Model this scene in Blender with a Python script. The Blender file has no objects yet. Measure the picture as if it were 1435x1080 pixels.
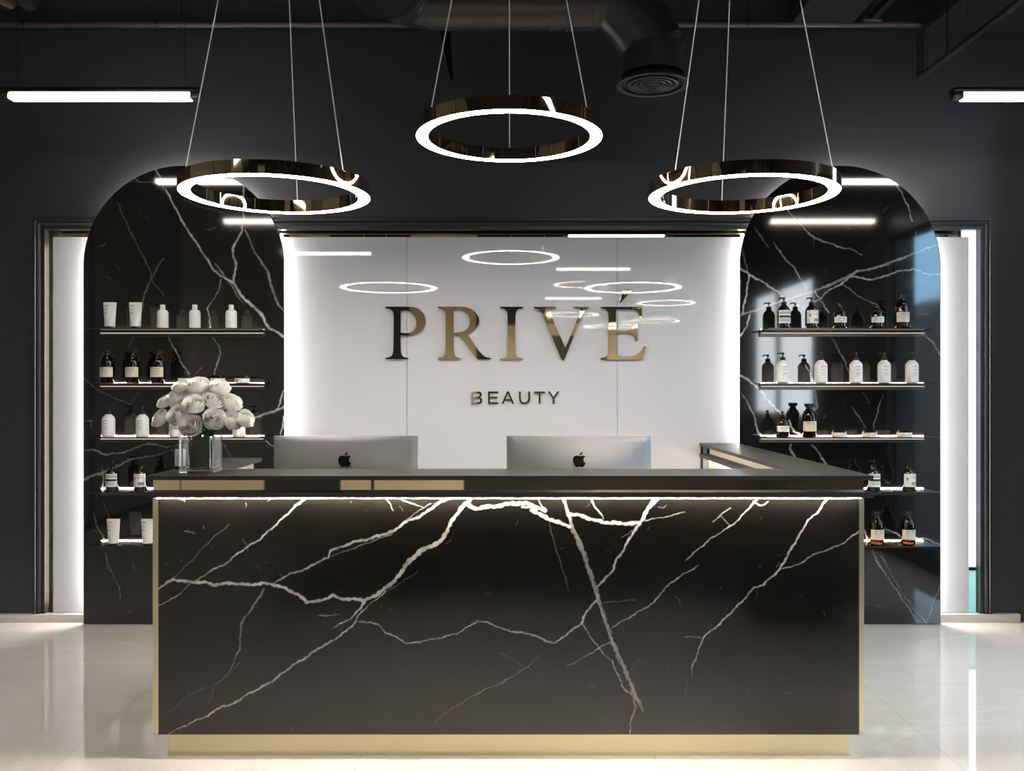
import bpy, bmesh, math, random
import numpy as np
from mathutils import Vector, Matrix
from mathutils.geometry import tessellate_polygon

S = bpy.context.scene
COL = S.collection
random.seed(7)
rng = np.random.default_rng(11)
PI = math.pi
F, CX, CY, H = 1240.0, 718.0, 545.0, 1.5      # focal length in px of a 1435 frame, horizon, eye height


def X(px, Y): return (px - CX) / F * Y
def Zz(py, Y): return H - (py - CY) / F * Y


# ------------------------------------------------------------------ view
S.view_settings.view_transform = 'Standard'
S.view_settings.look = 'None'
S.view_settings.gamma = 1.0
S.view_settings.use_curve_mapping = False
S.view_settings.exposure = 1.5
try:
    S.cycles.use_denoising = True
    S.cycles.max_bounces = 10
    S.cycles.transparent_max_bounces = 12
    S.cycles.sample_clamp_indirect = 6.0
    S.cycles.caustics_refractive = False
except Exception:
    pass

cam = bpy.data.cameras.new('camera')
cam.sensor_width = 36.0
cam.lens = 36.0 * F / 1435.0
cam.shift_x = -0.5 / 1435
cam.shift_y = 5.0 / 1435
co = bpy.data.objects.new('camera', cam)
COL.objects.link(co)
co.location = (0, 0, H)
co.rotation_euler = (PI / 2, 0, 0)
S.camera = co


# ------------------------------------------------------------------ materials
def new_mat(name):
    m = bpy.data.materials.new(name)
    m.use_nodes = True
    nt = m.node_tree
    return m, nt, nt.nodes['Principled BSDF']


def pbr(name, col, rough=0.5, metal=0.0, spec=0.5, bump=0.0, bscale=60.0, coat=0.0, var=0.0, vscale=4.0, aniso=0.0):
    m, nt, b = new_mat(name)
    b.inputs['Base Color'].default_value = (*col, 1)
    b.inputs['Roughness'].default_value = rough
    b.inputs['Metallic'].default_value = metal
    b.inputs['Specular IOR Level'].default_value = spec
    b.inputs['Coat Weight'].default_value = coat
    b.inputs['Coat Roughness'].default_value = 0.03
    b.inputs['Anisotropic'].default_value = aniso
    tc = nt.nodes.new('ShaderNodeTexCoord')
    if bump or var:
        n = nt.nodes.new('ShaderNodeTexNoise')
        n.inputs['Scale'].default_value = bscale
        n.inputs['Detail'].default_value = 4
        nt.links.new(tc.outputs['Object'], n.inputs['Vector'])
    if bump:
        bp = nt.nodes.new('ShaderNodeBump')
        bp.inputs['Strength'].default_value = bump
        bp.inputs['Distance'].default_value = 0.002
        nt.links.new(n.outputs['Fac'], bp.inputs['Height'])
        nt.links.new(bp.outputs['Normal'], b.inputs['Normal'])
    if var:
        n2 = nt.nodes.new('ShaderNodeTexNoise')
        n2.inputs['Scale'].default_value = vscale
        n2.inputs['Detail'].default_value = 5
        nt.links.new(tc.outputs['Object'], n2.inputs['Vector'])
        r = nt.nodes.new('ShaderNodeValToRGB')
        r.color_ramp.elements[0].position = 0.3
        r.color_ramp.elements[1].position = 0.7
        r.color_ramp.elements[0].color = (*[c * (1 - var) for c in col], 1)
        r.color_ramp.elements[1].color = (*[min(1, c * (1 + var)) for c in col], 1)
        nt.links.new(n2.outputs['Fac'], r.inputs['Fac'])
        nt.links.new(r.outputs['Color'], b.inputs['Base Color'])
    return m


def glow(name, col, strength):
    m = bpy.data.materials.new(name)
    m.use_nodes = True
    nt = m.node_tree
    nt.nodes.remove(nt.nodes['Principled BSDF'])
    e = nt.nodes.new('ShaderNodeEmission')
    e.inputs['Color'].default_value = (*col, 1)
    e.inputs['Strength'].default_value = strength
    nt.links.new(e.outputs[0], nt.nodes['Material Output'].inputs['Surface'])
    return m


def glassy(name, col, ior=1.48, rough=0.0, trans=1.0, base=None):
    m, nt, b = new_mat(name)
    b.inputs['Base Color'].default_value = (*(base or col), 1)
    b.inputs['Roughness'].default_value = rough
    b.inputs['Transmission Weight'].default_value = trans
    b.inputs['IOR'].default_value = ior
    return m


def thin_glass(name):
    m = bpy.data.materials.new(name)
    m.use_nodes = True
    nt = m.node_tree
    nt.nodes.remove(nt.nodes['Principled BSDF'])
    t = nt.nodes.new('ShaderNodeBsdfTransparent')
    t.inputs['Color'].default_value = (0.95, 0.98, 0.97, 1)
    g = nt.nodes.new('ShaderNodeBsdfGlossy')
    g.inputs['Roughness'].default_value = 0.0
    mx = nt.nodes.new('ShaderNodeMixShader')
    mx.inputs[0].default_value = 0.06
    nt.links.new(t.outputs[0], mx.inputs[1])
    nt.links.new(g.outputs[0], mx.inputs[2])
    nt.links.new(mx.outputs[0], nt.nodes['Material Output'].inputs['Surface'])
    return m


def sheer(name, col=(.92, .92, .93)):
    m = bpy.data.materials.new(name)
    m.use_nodes = True
    nt = m.node_tree
    nt.nodes.remove(nt.nodes['Principled BSDF'])
    d = nt.nodes.new('ShaderNodeBsdfDiffuse')
    d.inputs['Color'].default_value = (*col, 1)
    t = nt.nodes.new('ShaderNodeBsdfTranslucent')
    t.inputs['Color'].default_value = (*col, 1)
    mx = nt.nodes.new('ShaderNodeMixShader')
    mx.inputs[0].default_value = 0.65
    nt.links.new(d.outputs[0], mx.inputs[1])
    nt.links.new(t.outputs[0], mx.inputs[2])
    nt.links.new(mx.outputs[0], nt.nodes['Material Output'].inputs['Surface'])
    return m


def black_marble(name, rough, spec, base=(0.0036, 0.0032, 0.0028), vc=(0.62, 0.61, 0.59)):
    m, nt, b = new_mat(name)
    tc = nt.nodes.new('ShaderNodeTexCoord')
    n = nt.nodes.new('ShaderNodeTexNoise')
    n.inputs['Scale'].default_value = 3.0
    n.inputs['Detail'].default_value = 8
    nt.links.new(tc.outputs['Object'], n.inputs['Vector'])
    r = nt.nodes.new('ShaderNodeValToRGB')
    r.color_ramp.elements[0].position = 0.35
    r.color_ramp.elements[0].color = (*[c * .7 for c in base], 1)
    r.color_ramp.elements[1].position = 0.75
    r.color_ramp.elements[1].color = (*[c * 1.6 for c in base], 1)
    nt.links.new(n.outputs['Fac'], r.inputs['Fac'])
    at = nt.nodes.new('ShaderNodeAttribute')
    at.attribute_name = 'vein'
    n2 = nt.nodes.new('ShaderNodeTexNoise')
    n2.inputs['Scale'].default_value = 140.0
    n2.inputs['Detail'].default_value = 3
    nt.links.new(tc.outputs['Object'], n2.inputs['Vector'])
    mr = nt.nodes.new('ShaderNodeMapRange')
    mr.inputs['From Min'].default_value = 0.3
    mr.inputs['From Max'].default_value = 0.65
    mr.inputs['To Min'].default_value = 0.62
    mr.inputs['To Max'].default_value = 1.0
    nt.links.new(n2.outputs['Fac'], mr.inputs['Value'])
    mu = nt.nodes.new('ShaderNodeMath')
    mu.operation = 'MULTIPLY'
    nt.links.new(at.outputs['Fac'], mu.inputs[0])
    nt.links.new(mr.outputs['Result'], mu.inputs[1])
    mx = nt.nodes.new('ShaderNodeMix')
    mx.data_type = 'RGBA'
    nt.links.new(mu.outputs[0], mx.inputs['Factor'])
    nt.links.new(r.outputs['Color'], mx.inputs['A'])
    mx.inputs['B'].default_value = (*vc, 1)
    nt.links.new(mx.outputs['Result'], b.inputs['Base Color'])
    b.inputs['Roughness'].default_value = rough
    b.inputs['Specular IOR Level'].default_value = spec
    return m


def floor_marble():
    m, nt, b = new_mat('light_floor_marble')
    tc = nt.nodes.new('ShaderNodeTexCoord')
    mp = nt.nodes.new('ShaderNodeMapping')
    mp.inputs['Scale'].default_value = (0.35, 1.0, 1.0)
    mp.inputs['Rotation'].default_value = (0, 0, 0.15)
    nt.links.new(tc.outputs['Object'], mp.inputs['Vector'])
    n = nt.nodes.new('ShaderNodeTexNoise')
    n.inputs['Scale'].default_value = 1.6
    n.inputs['Detail'].default_value = 7
    n.inputs['Distortion'].default_value = 0.6
    nt.links.new(mp.outputs[0], n.inputs['Vector'])
    r = nt.nodes.new('ShaderNodeValToRGB')
    r.color_ramp.elements[0].position = 0.3
    r.color_ramp.elements[0].color = (0.735, 0.705, 0.68, 1)
    r.color_ramp.elements[1].position = 0.7
    r.color_ramp.elements[1].color = (0.835, 0.815, 0.795, 1)
    nt.links.new(n.outputs['Fac'], r.inputs['Fac'])
    # thin veins: ridge of a second noise
    n2 = nt.nodes.new('ShaderNodeTexNoise')
    n2.inputs['Scale'].default_value = 0.9
    n2.inputs['Detail'].default_value = 9
    n2.inputs['Distortion'].default_value = 1.2
    nt.links.new(mp.outputs[0], n2.inputs['Vector'])
    sb = nt.nodes.new('ShaderNodeMath'); sb.operation = 'SUBTRACT'; sb.inputs[1].default_value = 0.5
    nt.links.new(n2.outputs['Fac'], sb.inputs[0])
    ab = nt.nodes.new('ShaderNodeMath'); ab.operation = 'ABSOLUTE'
    nt.links.new(sb.outputs[0], ab.inputs[0])
    rr = nt.nodes.new('ShaderNodeMapRange')
    rr.inputs['From Min'].default_value = 0.0
    rr.inputs['From Max'].default_value = 0.012
    rr.inputs['To Min'].default_value = 0.45
    rr.inputs['To Max'].default_value = 0.0
    nt.links.new(ab.outputs[0], rr.inputs['Value'])
    mx = nt.nodes.new('ShaderNodeMix'); mx.data_type = 'RGBA'
    nt.links.new(rr.outputs['Result'], mx.inputs['Factor'])
    nt.links.new(r.outputs['Color'], mx.inputs['A'])
    mx.inputs['B'].default_value = (0.92, 0.90, 0.87, 1)
    # tile joints
    br = nt.nodes.new('ShaderNodeTexBrick')
    br.offset = 0.0
    br.inputs['Scale'].default_value = 1.0
    br.inputs['Brick Width'].default_value = 1.2
    br.inputs['Row Height'].default_value = 1.2
    br.inputs['Mortar Size'].default_value = 0.0016
    br.inputs['Color1'].default_value = (1, 1, 1, 1)
    br.inputs['Color2'].default_value = (1, 1, 1, 1)
    br.inputs['Mortar'].default_value = (.72, .70, .68, 1)
    mp2 = nt.nodes.new('ShaderNodeMapping')
    mp2.inputs['Location'].default_value = (0.62, 0.30, 0)
    nt.links.new(tc.outputs['Object'], mp2.inputs['Vector'])
    nt.links.new(mp2.outputs[0], br.inputs['Vector'])
    mu = nt.nodes.new('ShaderNodeMix'); mu.data_type = 'RGBA'; mu.blend_type = 'MULTIPLY'
    mu.inputs['Factor'].default_value = 1.0
    nt.links.new(mx.outputs['Result'], mu.inputs['A'])
    nt.links.new(br.outputs['Color'], mu.inputs['B'])
    nt.links.new(mu.outputs['Result'], b.inputs['Base Color'])
    b.inputs['Roughness'].default_value = 0.025
    b.inputs['Specular IOR Level'].default_value = 1.0
    return m


WARM = (1.0, 0.90, 0.78)
M = dict(
    floor=floor_marble(),
    wall=pbr('charcoal_paint', (0.038, 0.040, 0.050), 0.42, bump=0.05, bscale=180),
    ceiling=pbr('black_ceiling_paint', (0.012, 0.012, 0.013), 0.7),
    trim=pbr('charcoal_satin', (0.026, 0.027, 0.032), 0.32),
    base=pbr('pale_marble_base', (0.66, 0.63, 0.60), 0.15, var=0.06, vscale=5),
    lacquer=pbr('white_lacquer', (0.555, 0.578, 0.635), 0.02, spec=0.5, var=0.01, vscale=0.6),
    desk_marble=black_marble('black_desk_marble', 0.15, 0.66),
    panel_marble=black_marble('black_panel_marble', 0.055, 0.85, (0.0075, 0.0072, 0.0070), (0.95, 0.94, 0.92)),
    gold=pbr('brushed_gold', (0.74, 0.65, 0.42), 0.30, 1.0, bump=0.03, bscale=90),
    bronze=pbr('bronze_mirror', (0.94, 0.79, 0.54), 0.025, 1.0),
    niche=pbr('bronze_tinted_mirror', (0.72, 0.60, 0.43), 0.02, 1.0),
    ringm=pbr('dark_bronze_polish', (0.66, 0.54, 0.36), 0.03, 1.0),
    letter=pbr('polished_gold', (0.74, 0.61, 0.41), 0.03, 1.0),
    counter=pbr('dark_grey_stone', (0.036, 0.036, 0.037), 0.38, spec=0.22, var=0.15, vscale=12, bump=0.02, bscale=220),
    rug=pbr('charcoal_fabric', (0.018, 0.0175, 0.017), 0.9, bump=0.3, bscale=400),
    taupe=pbr('taupe_bounce_laminate', (0.34, 0.31, 0.27), 0.45, var=0.02),
    cream=pbr('cream_laminate', (0.90, 0.80, 0.66), 0.4, var=0.02),
    dmetal=pbr('dark_metal', (0.020, 0.0195, 0.019), 0.28, 0.6),
    duct=pbr('black_duct_metal', (0.030, 0.030, 0.033), 0.33, 0.35, var=0.12, vscale=6),
    pipe=pbr('grey_black_pipe', (0.05, 0.048, 0.047), 0.35, 0.3),
    black=pbr('black_plastic', (0.008, 0.008, 0.009), 0.3),
    bsat=pbr('black_gloss', (0.006, 0.006, 0.007), 0.12),
    alu=pbr('brushed_aluminium', (0.66, 0.665, 0.69), 0.36, 1.0, bump=0.02, bscale=300),
    white=pbr('white_plastic', (0.82, 0.81, 0.80), 0.35, var=0.01),
    whitelab=pbr('white_label', (0.80, 0.79, 0.77), 0.5, var=0.015, vscale=30),
    creamlab=pbr('cream_label', (0.74, 0.67, 0.54), 0.55, var=0.03, vscale=40),
    ink=pbr('black_ink', (0.02, 0.02, 0.02), 0.6),
    greyink=pbr('grey_ink', (0.36, 0.36, 0.37), 0.6),
    rose=pbr('white_petal', (0.94, 0.92, 0.885), 0.6, var=0.03, vscale=20),
    stem=pbr('green_stem', (0.075, 0.155, 0.05), 0.5, var=0.25, vscale=30),
    leaf=pbr('green_leaf', (0.055, 0.125, 0.04), 0.42, var=0.25, vscale=25),
    cable=pbr('pale_steel_cable', (0.95, 0.945, 0.93), 0.4, 0.0),
    amber=glassy('amber_glass', (0.3, 0.09, 0.015), 1.5, 0.01, 1.0, base=(0.018, 0.0036, 0.0008)),
    smoke=pbr('near_black_glass', (0.010, 0.009, 0.008), 0.06, spec=0.7),
    clear=glassy('clear_glass', (0.97, 0.99, 0.985), 1.45),
    pane=thin_glass('window_glass'),
    frame=pbr('dark_window_frame', (0.02, 0.02, 0.022), 0.4),
    curtain=sheer('sheer_fabric'),
    frost=sheer('frosted_green_glass', (.45, .62, .58)),
    shelf=pbr('smoked_shelf_plate', (0.028, 0.027, 0.026), 0.16, 0.3),
    profile=pbr('dark_anodised_profile', (0.11, 0.105, 0.10), 0.30, 0.7),
    outside=pbr('dark_facade', (0.018, 0.02, 0.023), 0.6, var=0.3, vscale=0.4),
    led_ring=glow('ring_light', WARM, 27.0),
    led_far=glow('far_ring_light', WARM, 17.0),
    led_lamp=glow('lamp_light', (1.0, 0.92, 0.84), 9.0),
    led_shelf=glow('shelf_led', (1.0, 0.86, 0.70), 0.26),
    led_rear=glow('shelf_rear_led', (1.0, 0.86, 0.70), 13.0),
    led_desk=glow('desk_led', (1.0, 0.86, 0.70), 85.0),
    fill_niche=glow('niche_fill_glow', (1.0, 0.90, 0.78), 9.0),  # for the unseen strip added in the niche gap
    led_wing=glow('wing_led', (1.0, 0.88, 0.76), 5.0),
    led_floor=glow('plinth_led', (1.0, 0.92, 0.86), 1.8),
    led_halo=glow('halo_led', (1.0, 0.92, 0.82), 21.0),
)


# ------------------------------------------------------------------ object helpers
def tag(o, label=None, cat=None, group=None, kind=None):
    if label: o['label'] = label
    if cat: o['category'] = cat
    if group: o['group'] = group
    if kind: o['kind'] = kind
    return o


def empty(name, loc=(0, 0, 0), label=None, cat=None, group=None):
    o = bpy.data.objects.new(name, None)
    o.empty_display_size = 0.05
    COL.objects.link(o)
    o.location = loc
    return tag(o, label, cat, group)


def root_of(o):
    while o.parent: o = o.parent
    return o


def mk(name, bm, mats, parent=None, smooth=35, local=False):
    """Link bm (world coordinates unless local) as one mesh object."""
    if parent is not None and not local:
        bm.transform(Matrix.Translation(-Vector(root_of(parent).location)))
    me = bpy.data.meshes.new(name)
    bmesh.ops.recalc_face_normals(bm, faces=bm.faces)
    bm.to_mesh(me)
    bm.free()
    for m in (mats if isinstance(mats, (list, tuple)) else [mats]):
        me.materials.append(m)
    if smooth:
        me.polygons.foreach_set('use_smooth', [True] * len(me.polygons))
        me.set_sharp_from_angle(angle=math.radians(smooth))
    o = bpy.data.objects.new(name, me)
    COL.objects.link(o)
    if parent is not None: o.parent = parent
    return o


def struct(name, bm, mats, smooth=None):
    o = mk(name, bm, mats, smooth=smooth)
    o['kind'] = 'structure'
    return o


def NB(): return bmesh.new()


def box(bm, x0, x1, y0, y1, z0, z1, bev=0.0, mi=0):
    vs = [bm.verts.new(p) for p in ((x0, y0, z0), (x1, y0, z0), (x1, y1, z0), (x0, y1, z0),
                                    (x0, y0, z1), (x1, y0, z1), (x1, y1, z1), (x0, y1, z1))]
    fs = [bm.faces.new([vs[i] for i in f]) for f in
          ((3, 2, 1, 0), (4, 5, 6, 7), (0, 1, 5, 4), (1, 2, 6, 5), (2, 3, 7, 6), (3, 0, 4, 7))]
    for f in fs: f.material_index = mi
    if bev:
        es = list({e for f in fs for e in f.edges})
        r = bmesh.ops.bevel(bm, geom=es, offset=bev, segments=2, affect='EDGES', profile=0.5)
        for f in r['faces']: f.material_index = mi
    return bm


def lathe(bm, prof, c=(0, 0, 0), seg=28, mi=0, sx=1.0, sy=1.0):
    cx, cy, cz = c
    rings = []
    for r, z in prof:
        if r < 1e-6:
            rings.append([bm.verts.new((cx, cy, cz + z))])
        else:
            rings.append([bm.verts.new((cx + sx * r * math.cos(2 * PI * k / seg), cy + sy * r * math.sin(2 * PI * k / seg), cz + z)) for k in range(seg)])
    for a, b in zip(rings, rings[1:]):
        for k in range(seg):
            k2 = (k + 1) % seg
            if len(a) == 1 and len(b) == 1: continue
            if len(a) == 1: f = bm.faces.new((a[0], b[k], b[k2]))
            elif len(b) == 1: f = bm.faces.new((a[k], a[k2], b[0]))
            else: f = bm.faces.new((a[k], a[k2], b[k2], b[k]))
            f.material_index = mi
    return bm


def tube(bm, pts, r, seg=12, caps=True, rs=None, mi=0):
    pts = [Vector(p) for p in pts]
    n = len(pts)
    dirs = [(pts[i + 1] - pts[i]).normalized() for i in range(n - 1)]
    up = Vector((0, 0, 1)) if abs(dirs[0].z) < 0.9 else Vector((1, 0, 0))
    u = dirs[0].cross(up).normalized()
    v = dirs[0].cross(u).normalized()
    rings = []
    prev = None
    for i in range(n):
        rr = rs[i] if rs else r
        if i == 0: t = dirs[0]
        elif i == n - 1: t = dirs[-1]
        else: t = (dirs[i - 1] + dirs[i]).normalized()
        d = dirs[max(0, i - 1)]
        if i > 0 and i < n - 1 or i == n - 1:
            if i >= 2:
                q = dirs[i - 2].rotation_difference(dirs[i - 1])
                u = q @ u; v = q @ v
        ring = []
        for k in range(seg):
            a = 2 * PI * k / seg
            off = u * math.cos(a) * rr + v * math.sin(a) * rr
            dn = d.dot(t)
            off = off - d * (off.dot(t) / dn) if abs(dn) > 1e-6 else off
            ring.append(bm.verts.new(pts[i] + off))
        rings.append(ring)
    for a, b in zip(rings, rings[1:]):
        for k in range(seg):
            k2 = (k + 1) % seg
            bm.faces.new((a[k], a[k2], b[k2], b[k])).material_index = mi
    if caps:
        bm.faces.new(rings[0][::-1]).material_index = mi
        bm.faces.new(rings[-1]).material_index = mi
    return bm


def prism(bm, outer, holes, y0, y1, mi=0, fn=None):
    """Extrude a polygon with holes given as (x, z) from depth y0 to y1."""
    loops = [[Vector((p[0], p[1], 0)) for p in outer]] + [[Vector((p[0], p[1], 0)) for p in h] for h in holes]
    tris = tessellate_polygon(loops)
    flat = [p for l in loops for p in l]
    fn = fn or (lambda x, y, z: (x, y, z))
    A = [bm.verts.new(fn(p.x, y0, p.y)) for p in flat]
    B = [bm.verts.new(fn(p.x, y1, p.y)) for p in flat]
    for t in tris:
        for V in (A, B):
            try: bm.faces.new([V[i] for i in t]).material_index = mi
            except ValueError: pass
    s = 0
    for l in loops:
        n = len(l)
        for i in range(n):
            j = (i + 1) % n
            bm.faces.new((A[s + i], A[s + j], B[s + j], B[s + i])).material_index = mi
        s += n
    return bm


def copy_tree(o, parent=None):
    c = o.copy()
    COL.objects.link(c)
    if parent is not None: c.parent = parent
    for ch in list(o.children): copy_tree(ch, c)
    return c


# ------------------------------------------------------------------ distances
YW = 5.72      # face of the dark wall and the white cladding
YP = 5.636     # face of the arched marble panels
YC = 3.555     # counter front
YS = 3.585     # desk marble face
YB = 3.600     # desk body face
YPL = 3.626    # plinth face
XR = 3.42      # right wall
XL = -4.6
YBK = -5.0     # wall behind the camera
ZC = 4.5

# ------------------------------------------------------------------ room shell
struct('floor', box(NB(), XL - .2, XR + .2, YBK - .2, 6.2, -0.1, 0.0), M['floor'])
struct('ceiling', box(NB(), XL - .2, XR + .2, YBK - .2, 6.2, ZC, ZC + .1), M['ceiling'])
OX0, OX1, OZ = X(65, YW), X(1371.5, YW), Zz(322, YW)
bm = NB()
YT = YW + .035
box(bm, XL - .2, OX0, YW, YT, 0, ZC)
box(bm, OX1, XR + .2, YW, YT, 0, ZC)
box(bm, OX0, OX1, YW, YT, OZ, ZC)
struct('wall_back', bm, M['wall'])
NX0, NX1 = -2.955, 2.925
struct('wall_niche', box(NB(), NX0, NX1, 5.80, 5.84, 0, ZC), M['niche'])
# gold lining seen through the left gap: three panels with open joints
bm = NB()
for z0, z1 in ((0, Zz(720, 5.8) - .003), (Zz(720, 5.8) + .003, Zz(468, 5.8) - .003), (Zz(468, 5.8) + .003, 2.62)):
    box(bm, -3.6, NX0 - .002, 5.80, 5.84, z0, z1, .001)
box(bm, -3.6, NX0, 5.842, 5.86, 0, ZC)
o = struct('trim_4', bm, M['gold'])
mk('niche_fill_strip', tube(NB(), [(-2.945, 5.778, .1), (-2.945, 5.778, 2.44)], .005, 8), M['fill_niche'], o)  # unseen strip, added to brighten the gold lining
# narrow window behind the right gap
w3 = empty('window_3', (3.1, 5.80, 0))
w3['kind'] = 'structure'
zs_ = Zz(796, 5.8)
bm = NB()
box(bm, NX1, 3.7, 5.79, 5.84, zs_ - .012, zs_ + .006)
box(bm, NX1 + .0, NX1 + .012, 5.79, 5.84, 0, 3.0)
mk('window_frame', bm, M['frame'], w3, smooth=None)
mk('window_pane', box(NB(), NX1 + .012, 3.7, 5.81, 5.816, zs_ + .006, 3.0), M['curtain'], w3, smooth=None)
mk('lower_pane', box(NB(), NX1 + .012, 3.7, 5.81, 5.816, 0, zs_ - .012), M['frost'], w3, smooth=None)

# architrave around the opening: stepped moulding swept on three sides
prof = [(0, 0), (0, .022), (.010, .022), (.013, .016), (.024, .016), (.028, .026), (.040, .030), (.052, .026), (.056, .034), (.070, .034), (.073, .028), (.073, 0)]
bm = NB()
rows = []
for (w, d) in prof:
    rows.append([bm.verts.new(p) for p in ((OX0 - w, YW - d, .053), (OX0 - w, YW - d, OZ + w), (OX1 + w, YW - d, OZ + w), (OX1 + w, YW - d, .053))])
for a, b in zip(rows, rows[1:] + rows[:1]):
    for k in range(3): bm.faces.new((a[k], a[k + 1], b[k + 1], b[k]))
struct('trim_1', bm, M['trim'])
bm = NB()
box(bm, XL, X(1430, YW - .03), YW - .034, YW + .02, 0, .053, .004)
struct('baseboard_back', bm, M['base'])

# left wall, wall behind the camera, with pale panelling seen in the mirrors and added taupe panels
struct('wall_left', box(NB(), XL - .2, XL, YBK, YW, 0, ZC), M['wall'])
bm = NB()
for a, b in ((-4.98, -1.0), (-.9, 1.6), (1.7, 4.2)):
    k = 0 if a < -2 else 1  # the two nearer taupe panels are added to bounce light
    box(bm, XL, XL + .03, a, b, .06, 4.45, .006, k)
    box(bm, XL + .03, XL + .045, a + .2, b - .2, .3, 1.05, .006, k)
    box(bm, XL + .03, XL + .045, a + .2, b - .2, 1.2, 2.8, .006, k)
struct('trim_2', bm, [M['cream'], M['taupe']])
struct('wall_front', box(NB(), XL - .2, XR + .2, YBK - .2, YBK, 0, ZC), M['wall'])
bm = NB()
for a, b, z0, z1 in ((-4.55, -3.42, 0, 4.45), (-2.36, -1.95, 0, 2.0), (-1.9, -.67, 0, 4.45), (-.30, .26, 1.5, 2.68), (.30, 1.4, 2.49, 2.72), (1.75, 2.5, 1.6, 2.6)):
    box(bm, a, b, YBK, YBK + .05, z0, z1, .008)
    if z0 == 0 and b - a > .5:
        box(bm, a + .14, b - .14, YBK + .05, YBK + .065, .25, 1.0, .006)
        box(bm, a + .14, b - .14, YBK + .05, YBK + .065, 1.15, z1 - .16, .006)
struct('trim_3', bm, M['cream'])

# right wall with two windows
W1 = (-2.0, 1.17, 1.15, 2.85)
W2 = (3.2, 4.36, .19, 2.88)
W4 = (4.5, 5.12, .19, 3.5)
bm = NB()
for (a, b, z0, z1) in ((YBK, W1[0], 0, ZC), (W1[1], W2[0], 0, ZC), (W2[1], W4[0], 0, ZC), (W4[1], 6.1, 0, ZC),
                       (W1[0], W1[1], 0, W1[2]), (W1[0], W1[1], W1[3], ZC), (W2[0], W2[1], 0, W2[2]), (W2[0], W2[1], W2[3], ZC), (W4[0], W4[1], 0, W4[2]), (W4[0], W4[1], W4[3], ZC)):
    box(bm, XR, XR + .25, a, b, z0, z1)
struct('wall_right', bm, M['wall'])
for i, (a, b, z0, z1) in enumerate((W1, W2, W4)):
    w = empty('window_%d' % (1, 2, 4)[i], (XR + .1, (a + b) / 2, z0))
    w['kind'] = 'structure'
    bm = NB()
    t = .035
    for (p, q, r, s) in ((a, a + t, z0, z1), (b - t, b, z0, z1), (a, b, z0, z0 + t), (a, b, z1 - t, z1)) + ((((a + b) / 2 - .02, (a + b) / 2 + .02, z0, z1),) if i != 1 else ()):
        box(bm, XR + .06, XR + .12, p, q, r, s)
    mk('window_frame', bm, M['frame'], w, smooth=None)
    mk('window_pane', box(NB(), XR + .088, XR + .092, a + t, b - t, z0 + t, z1 - t), M['pane'], w, smooth=None)
    li = bpy.data.lights.new('window_portal', 'AREA')
    li.shape = 'RECTANGLE'
    li.size, li.size_y = z1 - z0, b - a
    li.cycles.is_portal = True
    lo = bpy.data.objects.new('window_portal', li)
    COL.objects.link(lo)
    lo.location = (XR + .24, (a + b) / 2, (z0 + z1) / 2)
    lo.rotation_euler = (0, PI / 2, 0)
# the street outside
o = struct('exterior_building', box(NB(), 15, 22, -30, -6, -6, 4.7), M['outside'])
struct('exterior_ground', box(NB(), XR + .3, 120, -120, 120, -6.2, -6), M['outside'])

# rug added to darken the desk front reflection, and the pouf mirrored there
bm = box(NB(), -1.7, 3.0, -4.6, 1.0, .0004, .012, .003)
tag(mk('darkening_rug', bm, M['rug'], smooth=None), 'charcoal rug added out of view, darkening the reflection in the desk front', 'rug')
for (x, y, txt) in ((1.72, 1.75, 'dark round pouf reflected low at the right of the desk front'),):
    po = empty('round_pouf', (x, y, 0), txt, 'pouf')
    mk('seat', lathe(NB(), [(0, .09), (.24, .09), (.285, .12), (.305, .2), (.305, .33), (.28, .40), (.2, .43), (0, .435)], c=(x, y, 0), seg=40), M['rug'], po)
    mk('base_ring', lathe(NB(), [(0, .0), (.27, .0), (.275, .004), (.275, .085), (.27, .09), (0, .09)], c=(x, y, 0), seg=40), M['gold'], po)

# ------------------------------------------------------------------ white cladding
xs = [X(74, YW), X(570, YW), X(865, YW), X(1358, YW)]
ZT = Zz(332, YW)
for k, txt in enumerate(('glossy white wall panel beside the arch with the tubes, under halo light',
                         'glossy white wall panel at the centre, carrying the gold lettering',
                         'glossy white wall panel behind the right computer, carrying the last gold E')):
    bm = box(NB(), xs[k] + .0012, xs[k + 1] - .0012, YW + .0, YW + .03, .056, ZT, .0012)
    tag(mk('cladding_panel', bm, M['lacquer'], smooth=None), txt, 'wall panel', 'white cladding panels')

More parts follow.
